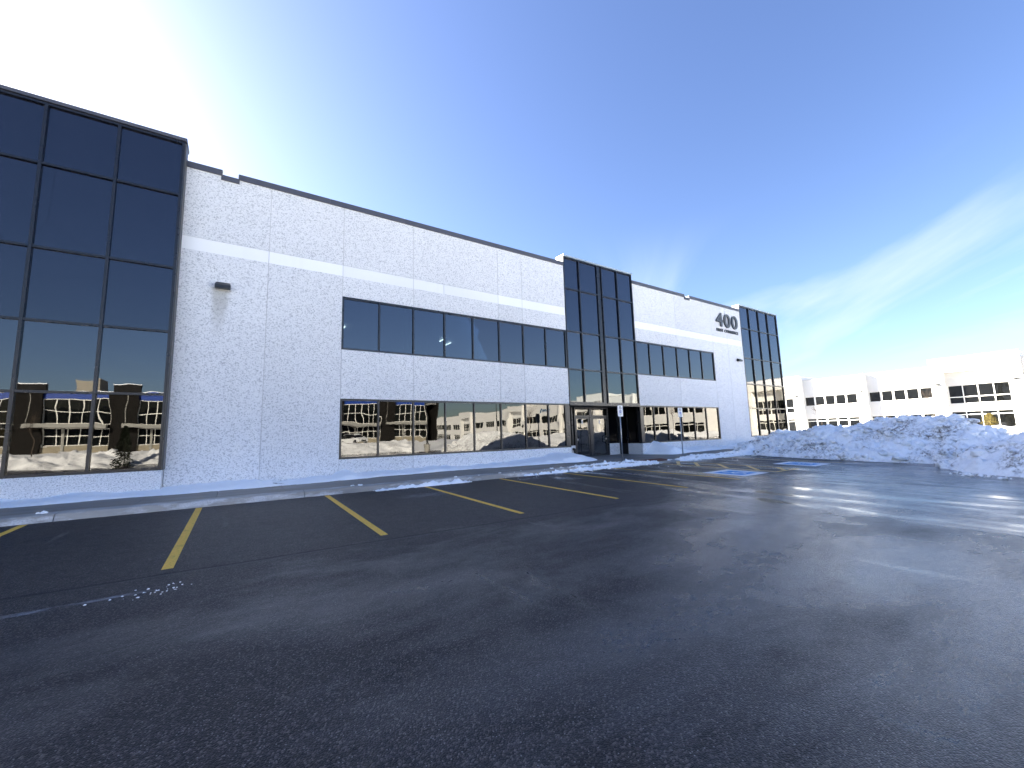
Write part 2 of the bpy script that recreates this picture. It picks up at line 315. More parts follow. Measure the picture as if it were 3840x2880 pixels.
# ------------------------------------------------------------------ builders
ORG = {}
def org(o):
    return ORG.get(o.name, Vector((0, 0, 0))) if o else Vector((0, 0, 0))
def reg(o, w, parent):
    ORG[o.name] = Vector(w); o.location = Vector(w)-org(parent)
    if parent: o.parent = parent
    COL.objects.link(o)
def tag(o, label=None, cat=None, group=None, kind=None):
    for k, v in (('label', label), ('category', cat), ('group', group), ('kind', kind)):
        if v: o[k] = v
    return o
def thing(name, loc, label, cat, group=None):
    o = bpy.data.objects.new(name, None); o.empty_display_size = .3; reg(o, loc, None); return tag(o, label, cat, group)
class MB:
    def __init__(s): s.v = []; s.f = []
    def quad(s, *pts):
        k = len(s.v); s.v += [tuple(p) for p in pts]; s.f.append(tuple(range(k, k+len(pts)))); return s
    def box(s, x0, x1, y0, y1, z0, z1):
        k = len(s.v)
        s.v += [(x0, y0, z0), (x1, y0, z0), (x1, y1, z0), (x0, y1, z0), (x0, y0, z1), (x1, y0, z1), (x1, y1, z1), (x0, y1, z1)]
        s.f += [(k+3, k+2, k+1, k), (k+4, k+5, k+6, k+7), (k, k+1, k+5, k+4), (k+1, k+2, k+6, k+5), (k+2, k+3, k+7, k+6), (k+3, k, k+4, k+7)]; return s
    def prism(s, poly, axis, a, b):
        """extrude a closed 2-D polygon; axis 'x': poly=(y,z); 'y': poly=(x,z); 'z': poly=(x,y)"""
        def P(q, t): return (t, q[0], q[1]) if axis == 'x' else (q[0], t, q[1]) if axis == 'y' else (q[0], q[1], t)
        k = len(s.v); n = len(poly); s.v += [P(q, a) for q in poly]+[P(q, b) for q in poly]
        s.f.append(tuple(range(k, k+n))); s.f.append(tuple(range(k+2*n-1, k+n-1, -1)))
        for i in range(n): j = (i+1) % n; s.f.append((k+i, k+n+i, k+n+j, k+j))
        return s
    def tube(s, p0, p1, r0, r1, n=8, cap=True):
        p0, p1 = Vector(p0), Vector(p1); d = (p1-p0)
        if d.length < 1e-6: return s
        d.normalize(); a = d.orthogonal().normalized(); c = d.cross(a); k = len(s.v)
        for p, r in ((p0, r0), (p1, r1)):
            for i in range(n):
                t = 2*math.pi*i/n; s.v.append(tuple(p+a*(r*math.cos(t))+c*(r*math.sin(t))))
        for i in range(n): j = (i+1) % n; s.f.append((k+i, k+j, k+n+j, k+n+i))
        if cap: s.f.append(tuple(range(k+n-1, k-1, -1))); s.f.append(tuple(range(k+n, k+2*n)))
        return s
    def rings(s, rings, cap=True):
        """loft equal-length closed rings"""
        k = len(s.v); n = len(rings[0])
        for r in rings: s.v += [tuple(q) for q in r]
        for a in range(len(rings)-1):
            for i in range(n): j = (i+1) % n; s.f.append((k+a*n+i, k+a*n+j, k+(a+1)*n+j, k+(a+1)*n+i))
        if cap: s.f.append(tuple(range(k+n-1, k-1, -1))); m = k+(len(rings)-1)*n; s.f.append(tuple(range(m, m+n)))
        return s
    def mesh(s, name, mat, off=(0, 0, 0), smooth=False):
        me = bpy.data.meshes.new(name); o = Vector(off)
        me.from_pydata([tuple(Vector(q)-o) for q in s.v], [], s.f); me.materials.append(MAT[mat])
        bm = bmesh.new(); bm.from_mesh(me); bmesh.ops.recalc_face_normals(bm, faces=bm.faces); bm.to_mesh(me); bm.free()
        if smooth:
            for q in me.polygons: q.use_smooth = True
        me.update(); return me
    def build(s, name, mat, parent=None, loc=None, smooth=False):
        loc = Vector(loc) if loc is not None else org(parent)
        o = bpy.data.objects.new(name, s.mesh(name, mat, loc, smooth)); reg(o, loc, parent); return o
CACHE = {}
def piece(name, mat, x0, x1, y0, y1, z0, z1, parent, tilt=None):
    """axis-aligned box as an object of its own; alike boxes share mesh data"""
    sz = tuple(round(q, 3) for q in (x1-x0, y1-y0, z1-z0)); key = (sz, mat)
    if key not in CACHE:
        a, b_, c = (q/2 for q in sz); CACHE[key] = MB().box(-a, a, -b_, b_, -c, c).mesh(name, mat)
    o = bpy.data.objects.new(name, CACHE[key]); reg(o, ((x0+x1)/2, (y0+y1)/2, (z0+z1)/2), parent)
    if tilt: o.rotation_euler = tilt
    return o
def text_mesh(ch, size, ext, mat, offset=0.):
    cu = bpy.data.curves.new('glyph', 'FONT'); cu.body = ch; cu.size = size; cu.extrude = ext; cu.offset = offset; cu.resolution_u = 6
    o = bpy.data.objects.new('glyph', cu); COL.objects.link(o); bpy.context.view_layer.update()
    me = bpy.data.meshes.new_from_object(o.evaluated_get(bpy.context.evaluated_depsgraph_get()))
    bpy.data.objects.remove(o); bpy.data.curves.remove(cu); me.materials.clear(); me.materials.append(MAT[mat]); return me
def text_parts(txt, x0, x1, z0, z1, y, depth, mat, parent, name, offset=0., gap=.06, rz=0.):
    """row of separate letters filling x0..x1, z0..z1 on a vertical plane facing -Y"""
    ms = []
    for ch in txt:
        if ch == ' ': ms.append(None); continue
        me = text_mesh(ch, 1., .02, mat, offset); xs = [v.co.x for v in me.vertices]; ms.append((me, min(xs), max(xs)))
    ys = [v.co.y for m in ms if m for v in m[0].vertices]; yb, yt = min(ys), max(ys)
    tot = sum((m[2]-m[1]) if m else .28 for m in ms)+gap*(len(ms)-1)
    kx = (x1-x0)/tot; kz = (z1-z0)/(yt-yb); x = x0; res = []
    for m in ms:
        if not m: x += (.28+gap)*kx; continue
        me, a, b_ = m
        for v in me.vertices: v.co = ((v.co.x-a)*kx, -v.co.z/.02*depth/2, (v.co.y-yb)*kz)
        me.update(); o = bpy.data.objects.new(name, me); reg(o, (x, y-depth/2, z0), parent); res.append(o); x += (b_-a+gap)*kx
    return res
def lerp_tab(tab, x):
    if x <= tab[0][0]: return tab[0][1]
    for (a, va), (b_, vb) in zip(tab, tab[1:]):
        if x <= b_: t = (x-a)/(b_-a); t = t*t*(3-2*t); return va+(vb-va)*t
    return tab[-1][1]

# ------------------------------------------------------------------ ground, lot, kerb, walk
YK, SL = 12.65, .018
def gz(y):
    if y >= YK: return 0.
    if y >= -3: return SL*(y-YK)
    return SL*(-3-YK)+(-3-y)*.012
def terrain(x, y):
    z = -.32
    if y < -17: z = -.32+1.32*min(1, (-17-y)/20.)
    if x > 29: z = max(z, -.32+.42*min(1, (x-29)/12.))
    if y > 62: z = -.2
    return z
xs = [-2500, -900, -400, -200, -120, -80]+[-60+3*i for i in range(52)]+[110, 150, 250, 500, 1000, 2500]
ys = [-2500, -900, -400, -200, -150]+[-120+3*i for i in range(64)]+[90, 130, 200, 400, 900, 2500]
g = MB()
for y in ys:
    for x in xs:
        k = .18*noise.noise(Vector((x*.13, y*.13, 3)))+.10*noise.noise(Vector((x*.5, y*.5, 8))) if abs(x) < 120 and abs(y) < 120 and (y < -18 or x > 33) else 0
        g.v.append((x, y, terrain(x, y)+k))
nx = len(xs)
for j in range(len(ys)-1):
    for i in range(nx-1): g.f.append((j*nx+i, j*nx+i+1, (j+1)*nx+i+1, (j+1)*nx+i))
ground = g.build('ground', 'snow', smooth=True); tag(ground, 'snow covered ground around the parking lot and buildings', kind='structure')

road = MB().quad((47, -150, .26), (69.5, -150, .26), (69.5, 90, .26), (47, 90, .26)).quad((75.2, -12, .26), (87.5, -12, .26), (87.5, 90, .26), (75.2, 90, .26)).build('bounce_cut_road', 'asphalt'); tag(road, 'added asphalt strips that cut snow bounce in front of the cream buildings', kind='structure')  # dark ground added to cut light bounced from snow onto the cream walls
lot = MB(); ylist = [13.2, YK, -3, -17.5]
for y0, y1 in zip(ylist, ylist[1:]):
    n = 8
    for i in range(n):
        xa, xb = -70+i*(100/n), -70+(i+1)*(100/n)
        lot.quad((xa, y1, gz(y1)), (xb, y1, gz(y1)), (xb, y0, gz(y0)), (xa, y0, gz(y0)))
lot = lot.build('parking_lot', 'asphalt'); tag(lot, 'wet dark asphalt parking lot in front of the building', kind='structure')
def mark(name, pts, mat, parent, dz=.004):
    m = MB(); m.quad(*[(x, y, gz(y)+dz) for x, y in pts]); return m.build(name, mat, parent, loc=(pts[0][0], pts[0][1], gz(pts[0][1])))
def stripe(name, a, b_, w, mat, parent, dz=.004):
    d = (Vector(b_)-Vector(a)).normalized(); n = Vector((-d.y, d.x))*w/2; a, b_ = Vector(a), Vector(b_)
    return mark(name, [a-n, b_-n, b_+n, a+n], mat, parent, dz)
for i in range(-4, 6):
    x = -.69+2.82*i+(.0 if i < 5 else -.05)
    stripe('stall_line', (x, 7.2), (x, 12.6), .125, 'paint_yellow', lot)
for a, b_ in (((16.42, 7.55), (16.42, 12.6)), ((18.02, 7.55), (18.02, 12.6)), ((16.36, 7.49), (18.08, 7.45))):
    stripe('stall_line', a, b_, .12, 'paint_yellow_faded', lot)
for a, b_ in (((17.95, 12.62), (16.48, 11.55)), ((17.95, 11.7), (16.48, 10.6)), ((17.95, 10.6), (16.48, 9.35)), ((17.95, 9.32), (16.48, 8.15)), ((17.95, 8.12), (17.15, 7.55))):
    stripe('hatch_line', a, b_, .15, 'paint_yellow_faded', lot, .006)
stripe('stall_line', (21.9, 7.3), (21.9, 12.6), .12, 'paint_yellow_faded', lot)
def wheelchair(m, ux, uy, o, P):
    """wheelchair figure, unit square coordinates mapped through P(u,v)"""
    def ring(cx, cy, r, w, a0, a1, n=16):
        for i in range(n):
            t0, t1 = a0+(a1-a0)*i/n, a0+(a1-a0)*(i+1)/n
            m.quad(*[P(cx+rr*math.cos(t), cy+rr*math.sin(t)) for rr, t in ((r-w/2, t0), (r+w/2, t0), (r+w/2, t1), (r-w/2, t1))])
    def bar(a, b_, w):
        d = (Vector(b_)-Vector(a)).normalized(); n = Vector((-d.y, d.x))*w/2
        m.quad(*[P(*q) for q in (Vector(a)-n, Vector(b_)-n, Vector(b_)+n, Vector(a)+n)])
    ring(.44, .86, .055, .11, 0, 2*math.pi, 12); bar((.44, .76), (.47, .44), .10); bar((.45, .62), (.68, .62), .07)
    bar((.47, .46), (.70, .46), .09); bar((.68, .47), (.80, .20), .09); bar((.78, .21), (.88, .25), .07)
    ring(.46, .34, .21, .075, math.radians(110), math.radians(385), 22)
for (x0, x1, y0, y1) in ((14.27, 15.9, 7.5, 9.06), (19.5, 21.1, 7.42, 9.05)):
    w = .27
    bl = mark('accessible_marking', [(x0+w, y0+w), (x1-w, y0+w), (x1-w, y1-w), (x0+w, y1-w)], 'paint_blue', lot)
    bo = MB()
    for (a, b_, c, d) in ((x0, x1, y0, y0+w), (x0, x1, y1-w, y1), (x0, x0+w, y0+w, y1-w), (x1-w, x1, y0+w, y1-w)):
        bo.quad(*[(x, y, gz(y)+.004) for x, y in ((a, c), (b_, c), (b_, d), (a, d))])
    bo.build('border', 'paint_white', bl)
    sy = MB(); wheelchair(sy, 0, 0, 0, lambda u, v: (x0+.3+u*(x1-x0-.6), y0+.3+v*(y1-y0-.6), gz(y0+.3+v*(y1-y0-.6))+.008)); sy.build('wheelchair_symbol', 'paint_white', bl)

# kerb stones with joints, dropped at the entrance ramp
kerb = bpy.data.objects.new('kerb', None); reg(kerb, (0, 12.9, 0), None); tag(kerb, 'pale concrete kerb along the edge of the lot', kind='structure')
def ktop(x): # height of kerb top
    return .15-.12*max(0, min(1, min((x-15.2)/.9, (19.3-x)/.9)))
joints = [-3.13-4.72*4+4.72*i for i in range(16)]
for a, b_ in zip(joints, joints[1:]):
    seg = [a+.008]+[a+(b_-a)*t/6 for t in range(1, 6)]+[b_-.008]
    R = []
    for x in seg:
        h = ktop(x); wob = .006*noise.noise(Vector((x*3, 1, 1)))
        R.append([(x, 12.69, -.12), (x, 12.69+wob, .0), (x, 12.74+wob, h*.80), (x, 12.765, h*.95), (x, 12.80, h), (x, 13.14, h+.008), (x, 13.16, h-.01), (x, 13.16, -.12)])
    MB().rings(R).build('kerb_stone', 'kerb_concrete', kerb, loc=((a+b_)/2, 12.9, 0))
walk = bpy.data.objects.new('sidewalk', None); reg(walk, (0, 14.5, 0), None); tag(walk, 'damp grey concrete sidewalk between kerb and facade', kind='structure')
def wtop(x, y): return .155-(.155-ktop(x))*max(0, min(1, (14.4-y)/1.2))
nsl = 44
for i in range(nsl):
    a, b_ = -24+i*1.574, -24+(i+1)*1.574; a += .005; b_ -= .005
    yl = [13.19, 13.8, 14.4, 15.2, 16.6 if not 14.4 < (a+b_)/2 < 20.4 else 18.4]
    R = [[(x, y, wtop(x, y)) for y in yl]+[(x, yl[-1], -.2), (x, yl[0], -.2)] for x in (a, b_)]
    MB().rings(R).build('paving_slab', 'walk_concrete', walk, loc=((a+b_)/2, 14.5, 0))

# ------------------------------------------------------------------ main building
F = 16.5
BLD = thing('office_building', (10, 16.5, 0), 'long white precast office building with dark glass curtain walls and number 400', 'building')
def panel(x0, x1, z0, z1, mat='precast', y=F, d=.2, par=None): return piece('wall_panel', mat, x0, x1, y, y+d, z0, z1, par or BLD)
g_ = .009
def column(x0, x1, rows, band_cuts=()):
    for z0, z1, kind in rows:
        if kind == 'band':
            cs = [x0]+[c for c in band_cuts if x0 < c < x1]+[x1]
            for a, b_ in zip(cs, cs[1:]): panel(a+g_, b_-g_, z0+.004, z1-.004, 'precast_plain', F+.012, .19)
        else: panel(x0+g_, x1-g_, z0, z1)
BASE = -.1
full = [(BASE, 7.88, 'w'), (7.88, 8.33, 'band'), (8.33, 10.74, 'w')]
win = [(BASE, .80, 'w'), (3.07, 4.96, 'w'), (7.07, 7.88, 'w'), (7.88, 8.33, 'band'), (8.33, 10.74, 'w')]
jl = [-1.83, .66, 3.17, 6.04, 10.31, 11.73, 14.58]
for a, b_ in zip(jl, jl[1:]): column(a, b_, full if b_ <= 3.2 else win, (7.45,))
jr = [20.2, 24.4, 28.69, 30.7, 32.83]
for a, b_ in zip(jr, jr[1:]): column(a, b_, win if b_ <= 28.7 else full, (23.0, 27.3))
for x in jl[1:-1]+jr[1:-1]:
    piece('joint_filler', 'caulk', x-.012, x+.012, F+.02, F+.16, BASE, .80 if 3.2 < x < 28 else 7.9, BLD)
    if 3.2 < x < 28: piece('joint_filler', 'caulk', x-.012, x+.012, F+.02, F+.16, 3.07, 4.96, BLD)
    piece('joint_filler', 'caulk', x-.012, x+.012, F+.022, F+.16, 7.90 if not 3.2 < x < 28 else 7.07, 10.73, BLD)
# parapet coping with scupper notches
def coping(x0, x1, z=10.72, h=.2): piece('coping', 'coping', x0, x1, F-.05, F+.38, z, z+h, BLD)
def cop_run(x0, x1, step=3.05):
    n = max(1, round((x1-x0)/step))
    for i in range(n): coping(x0+(x1-x0)*i/n+(.003 if i else 0), x0+(x1-x0)*(i+1)/n-.003)
cop_run(-1.82, -.83); cop_run(-.36, 14.57); cop_run(20.21, 25.62); cop_run(26.15, 32.82)
for a, b_ in ((-.86, -.33), (25.6, 26.17)):
    piece('scupper_flashing', 'coping', a, b_, F-.06, F+.02, 10.57, 10.74, BLD)
    piece('scupper_side', 'cap_white', a+.03, a+.05, F-.04, F+.37, 10.745, 10.90, BLD); piece('scupper_side', 'cap_white', b_-.05, b_-.03, F-.04, F+.37, 10.745, 10.90, BLD)
# roof, rear and side walls, floors
piece('roof', 'roof_gravel', -40, 38.9, 17.06, 60, 10.1, 10.35, BLD)
piece('roof', 'roof_gravel', -40, -1.9, 16.21, 17.055, 10.1, 10.35, BLD); piece('roof', 'roof_gravel', -1.8, 38.9, 16.71, 17.055, 10.1, 10.35, BLD)
piece('floor_slab', 'interior', -39.9, -1.95, 16.22, 16.745, 4.02, 4.32, BLD); piece('ceiling', 'interior', -39.9, -1.95, 16.22, 16.745, 7.42, 7.5, BLD); piece('ceiling', 'interior', -39.9, -1.95, 16.22, 18.29, 3.4, 3.5, BLD); piece('ceiling', 'interior', -1.8, 14.4, 16.72, 18.29, 3.4, 3.5, BLD); piece('ceiling', 'interior', 20.45, 38.7, 16.72, 18.29, 3.4, 3.5, BLD)
piece('rear_wall', 'precast_plain', -40, 39, 60, 60.3, -.3, 10.8, BLD)
piece('side_wall', 'precast_plain', 38.8, 39.0, 17.0, 60, -.3, 10.8, BLD); piece('side_wall', 'precast_plain', -40.2, -40, 16.4, 60, -.3, 10.8, BLD)
panel(-40, -11.3, BASE, 10.9, 'precast', 16.3, .3)
piece('floor_slab', 'interior', -39.9, 38.7, 18.3, 59.9, -.2, .16, BLD)
piece('floor_slab', 'interior', -39.9, 38.7, 16.75, 59.9, 4.02, 4.32, BLD)
piece('ceiling', 'interior', -39.9, 38.7, 16.75, 59.9, 7.42, 7.5, BLD)
piece('ceiling', 'interior', -39.9, 38.7, 18.3, 59.9, 3.4, 3.5, BLD)
piece('partition', 'interior', -39.9, 38.7, 27.0, 27.2, .2, 7.4, BLD)
piece('partition', 'interior', 5.75, 5.95, 16.9, 18.6, 4.35, 7.4, BLD)
piece('partition', 'interior', 13.5, 13.7, 16.9, 20, 4.35, 7.4, BLD)
piece('column', 'interior', 7.2, 7.6, 17.4, 17.8, 4.35, 7.4, BLD)
for (lx, ly) in ((4.35, 22.4), (10.0, 22.6), (10.75, 23.4), (16.7, 24.0), (17.5, 24.6), (22.4, 23.2), (23.0, 23.6), (28.2, 23.8)):
    piece('light_tube', 'tube_light', lx-.03, lx+.03, ly-.5, ly+.5, 7.28, 7.33, BLD)

def frame_mesh(x0, x1, z0, z1, y0, y1, w):
    m = MB(); m.box(x0, x1, y0, y1, z1-w, z1); m.box(x0, x1, y0, y1, z0, z0+w)
    m.box(x0, x0+w, y0+.001, y1, z0+w, z1-w); m.box(x1-w, x1, y0+.001, y1, z0+w, z1-w); return m
def window(x0, x1, z0, z1, xs, gm, y=F+.015, w=.075, tilt=.0):
    f = frame_mesh(x0, x1, z0, z1, y, y+.14, w).build('window', 'frame', BLD, loc=((x0+x1)/2, y, z0))
    e = [x0+w]+list(xs)+[x1-w]
    for i, x in enumerate(xs): piece('mullion', 'frame', x-.032, x+.032, y+.004, y+.13, z0+w, z1-w, f)
    for i in range(len(e)-1):
        a = e[i]+(.032 if i else 0); b_ = e[i+1]-(.032 if i < len(e)-2 else 0)
        t = (random.uniform(-1, 1)*tilt, 0, random.uniform(-1, 1)*tilt) if tilt else None
        piece('pane', gm, a-.012, b_+.012, y+.06, y+.072, z0+w-.012, z1-w+.012, f, t)
    return f
mxs = [4.61, 6.045, 7.48, 8.9, 10.33, 11.755, 13.175]
window(3.17, 14.58, 4.96, 7.07, mxs, 'glass_vision')
window(3.17, 14.36, .80, 3.07, mxs, 'glass_low', tilt=.0016)
piece('corner_post', 'frame', 14.36, 14.585, F+.014, F+.2, .80, 3.07, BLD)
mxr = [21.49, 22.87, 24.32, 25.72, 27.15]
window(20.2, 28.69, 4.96, 7.07, mxr, 'glass_vision')
window(20.42, 28.69, .80, 3.07, mxr, 'glass_low', tilt=.0016)
piece('corner_post', 'frame', 20.2, 20.42, F+.014, F+.2, .80, 3.07, BLD)

def curtain(x0, x1, xs, zs, rows, y, ew=.09, mw=.036, tilts=None, fm='frame'):
    """curtain wall: outer frame, mullions between panes, transoms, one pane per cell"""
    f = frame_mesh(x0, x1, zs[0], zs[-1], y, y+.16, ew).build('curtain_wall', fm, BLD, loc=((x0+x1)/2, y, zs[0]))
    ex = [(x0+ew, x0+ew)]+[(x-w/2, x+w/2) for x, w in xs]+[(x1-ew, x1-ew)]
    for x, w in xs: piece('mullion', fm, x-w/2, x+w/2, y-.012, y+.15, zs[0]+ew, zs[-1]-ew, f)
    for r in range(len(zs)-1):
        za = zs[r]+(mw if r else ew); zb = zs[r+1]-(mw if r < len(zs)-2 else ew)
        for i in range(len(ex)-1):
            a, b_ = ex[i][1], ex[i+1][0]
            if r: piece('transom', fm, a, b_, y+.002, y+.14, zs[r]-mw, zs[r]+mw, f)
            t = tilts[r] if tilts else 0
            piece('pane', rows[r], a-.01, b_+.01, y+.07, y+.085, za-.01, zb+.01, f, (random.uniform(-t, t), 0, random.uniform(-t, t)) if t else None)
    return f
# left block stands 0.46 m proud
YL = 16.04
curtain(-11.2, -1.84, [(-3.41-1.535*i, .07) for i in range(6)][:5]+[(-9.55-.0, .085)][:0], [.79, 3.03, 4.97, 7.02, 9.46, 11.30], ['glass_low', 'glass_vision', 'glass_spandrel', 'glass_spandrel', 'glass_spandrel'], YL, tilts=[.0022, .0012, .0006, .0006, .0006], ew=.075, mw=.032)
panel(-11.2, -1.83, BASE, .785, 'precast', YL, .3)
piece('return_trim', 'frame_edge', -1.838, -1.80, YL+.02, F+.05, .79, 11.25, BLD)
piece('wall_return', 'precast', -2.1, -1.84, YL+.31, F+.15, BASE, .78, BLD)
piece('parapet_box', 'cap_white', -11.2, -1.86, YL+.17, YL+.62, 10.4, 11.28, BLD)
piece('parapet_cap', 'coping', -11.25, -1.79, YL-.04, YL+.70, 11.305, 11.41, BLD)
# centre tower
zs = [3.13, 4.96, 7.06, 9.47, 11.27]
rows = ['glass_dark', 'glass_vision', 'glass_spandrel', 'glass_spandrel']
curtain(14.60, 17.20, [(15.735, .07)], zs, rows, F-.012, tilts=[.001]*4, ew=.06)
curtain(17.50, 20.18, [(18.83, .07)], zs, rows, F-.012, tilts=[.001]*4, ew=.06)
piece('dark_fin', 'frame', 17.205, 17.495, F+.05, F+.22, 3.13, 11.27, BLD)
piece('tower_fascia', 'frame', 14.60, 20.18, F-.03, F+.3, 3.0, 3.125, BLD)
piece('parapet_box', 'cap_white', 14.585, 20.19, F+.15, F+.52, 10.3, 11.26, BLD)
piece('tower_side', 'cap_white', 14.585, 14.598, F, F+.15, 10.75, 11.265, BLD)
piece('parapet_cap', 'cap_metal', 14.565, 20.22, F-.05, F+.55, 11.275, 11.37, BLD)
# right tower
curtain(32.84, 38.98, [(34.28, .07), (35.8, .07), (37.32, .07)], [.88, 3.05, 4.96, 7.02, 9.44, 11.24], ['glass_low', 'glass_low', 'glass_vision', 'glass_spandrel', 'glass_spandrel'], F-.012, tilts=[.002, .0015, .001, .0006, .0006], ew=.07)
panel(32.85, 38.98, BASE, .875)
piece('parapet_box', 'cap_white', 32.83, 38.97, F+.15, F+.5, 10.3, 11.22, BLD)
piece('tower_side', 'cap_white', 32.825, 32.838, F, F+.15, 10.75, 11.235, BLD)
piece('parapet_cap', 'cap_metal', 32.80, 39.06, F-.05, F+.54, 11.245, 11.33, BLD)
piece('corner_trim', 'frame', 38.985, 39.03, F-.01, F+.5, .88, 11.24, BLD)
# entrance recess
YR = 18.0
piece('soffit', 'soffit', 14.60, 20.19, F+.02, YR+.3, 3.02, 3.12, BLD)
piece('side_wall', 'frame', 14.45, 14.60, F+.21, YR+.2, .1, 3.02, BLD)
low = piece('low_wall', 'precast', 14.60, 16.20, YR-.02, YR+.2, .1, .82, BLD)
piece('low_wall', 'precast', 18.96, 19.86, YR-.02, YR+.2, .1, .84, BLD)
piece('low_wall', 'precast', 20.2, 20.4, F+.21, F+1.1, .1, .80, BLD)
piece('side_pane', 'glass_black', 20.26, 20.28, F+.21, YR+.2, .82, 3.02, BLD)
piece('side_frame', 'frame', 20.22, 20.32, F+.20, F+.28, .80, 3.02, BLD); piece('side_frame', 'frame', 20.22, 20.32, F+1.08, F+1.16, .1, 3.02, BLD)
piece('side_panel', 'soffit', 20.29, 20.34, F+1.16, YR+.2, .1, .82, BLD)
piece('side_panel', 'soffit', 19.87, 20.21, YR+.1, YR+.2, .1, 3.02, BLD)
piece('sidelight', 'glass_dark', 14.62, 16.0, YR+.05, YR+.06, .82, 3.02, BLD)
piece('sidelight', 'glass_dark', 16.05, 16.2, YR+.05, YR+.06, .82, 2.5, BLD)
piece('sidelight', 'glass_black', 18.98, 19.86, YR+.05, YR+.06, .84, 3.02, BLD)
for a, b_, z0, z1 in ((15.98, 16.06, .82, 3.02), (16.2, 16.27, .155, 3.02), (17.40, 17.58, .155, 3.02), (18.88, 18.97, .155, 3.02), (19.80, 19.87, .84, 3.02)):
    piece('door_jamb', 'door_metal', a, b_, YR-.03, YR+.12, z0, z1, BLD)
for a, b_ in ((16.27, 17.40), (17.58, 18.88)):
    piece('transom', 'door_metal', a, b_, YR-.02, YR+.11, 2.46, 2.55, BLD); piece('transom', 'door_metal', a, b_, YR-.02, YR+.11, 2.95, 3.02, BLD)
    piece('transom_pane', 'glass_low', a, b_, YR+.03, YR+.04, 2.55, 2.95, BLD, (0.0, 0, random.uniform(-.002, .002)))
for a, b_, hx in ((16.28, 17.39, 16.42), (17.59, 18.87, 18.72)):
    d = frame_mesh(a, b_, .17, 2.45, YR, YR+.05, .11).build('door', 'door_metal', BLD, loc=((a+b_)/2, YR, .17))
    piece('pane', 'glass_low', a+.1, b_-.1, YR+.02, YR+.03, .27, 2.35, d)
    s_ = 1 if hx < 17.4 else -1
    hd = MB(); pts = [(hx, YR, 1.32), (hx, YR-.09, 1.32), (hx+s_*.16, YR-.1, 1.31), (hx+s_*.18, YR-.1, 1.0), (hx+s_*.16, YR-.1, .93), (hx, YR-.09, .92), (hx, YR, .92)]
    for q0, q1 in zip(pts, pts[1:]): hd.tube(q0, q1, .018, .018, 6)
    hd.build('handle', 'black_plastic', d)
    piece('lock', 'chrome', hx-.03, hx+.03, YR-.012, YR, 1.08, 1.2, d)
    piece('decal', 'sign_white', (a+b_)/2-.05, (a+b_)/2+.05, YR+.012, YR+.018, 2.05, 2.27, d)
piece('push_plate', 'chrome', 20.235, 20.259, 17.62, 17.74, 1.06, 1.18, BLD)
# black wall hydrant at the left of the door
hb = MB(); hb.tube((16.02, YR-.02, .62), (16.02, YR-.16, .60), .07, .06, 10).tube((16.02, YR-.14, .63), (16.02, YR-.15, .40), .075, .055, 10).tube((16.02, YR-.13, .44), (15.96, YR-.22, .30), .05, .06, 10)
hb.build('wall_hydrant', 'black_plastic', BLD, loc=(16.02, YR, .5))
# address
text_parts('400', 29.30, 32.26, 9.14, 10.20, F-.02, .08, 'letter_grey', BLD, 'address_digit', .018, .10)
text_parts('FIRST COMMERCE', 29.31, 32.28, 8.75, 8.985, F-.015, .05, 'letter_grey', BLD, 'sign_letter', .008, .10)

def wall_light(x, z, y, w, label, rz=0, s=1.):
    t = thing('wall_light', (x, y, z), label, 'wall light', 'wall pack lights on facades')
    m = MB(); h = .22*s; d = .24*s; a = w/2
    m.rings([[(-a*.80, -.02, h*.5), (a*.80, -.02, h*.5), (a*.92, -.02, -h*.5), (-a*.92, -.02, -h*.5)],
             [(-a*.82, -d*.45, h*.46), (a*.82, -d*.45, h*.46), (a*.98, -d*.45, -h*.5), (-a*.98, -d*.45, -h*.5)],
             [(-a, -d, -h*.05), (a, -d, -h*.05), (a, -d, -h*.5), (-a, -d, -h*.5)]])
    bo = bpy.data.objects.new('housing', m.mesh('housing', 'black_plastic')); COL.objects.link(bo); bo.parent = t
    lm = MB().box(-a*.8, a*.8, -d*.9, -d*.25, -h*.5-.012, -h*.5+.01)
    lo = bpy.data.objects.new('lens', lm.mesh('lens', 'glass_dark')); COL.objects.link(lo); lo.parent = t
    bp = MB().box(-a*.5, a*.5, -.03, 0, -h*.4, h*.4)
    bpo = bpy.data.objects.new('back_plate', bp.mesh('back_plate', 'black_plastic')); COL.objects.link(bpo); bpo.parent = t
    t.rotation_euler = (0, 0, rz); return t
wall_light(-.63, 6.78, F, .44, 'black wall light above the brown streak on the white wall, beside the left glass block')
wall_light(31.95, 6.74, F, .5, 'black wall light under the number 400, beside the right glass block')

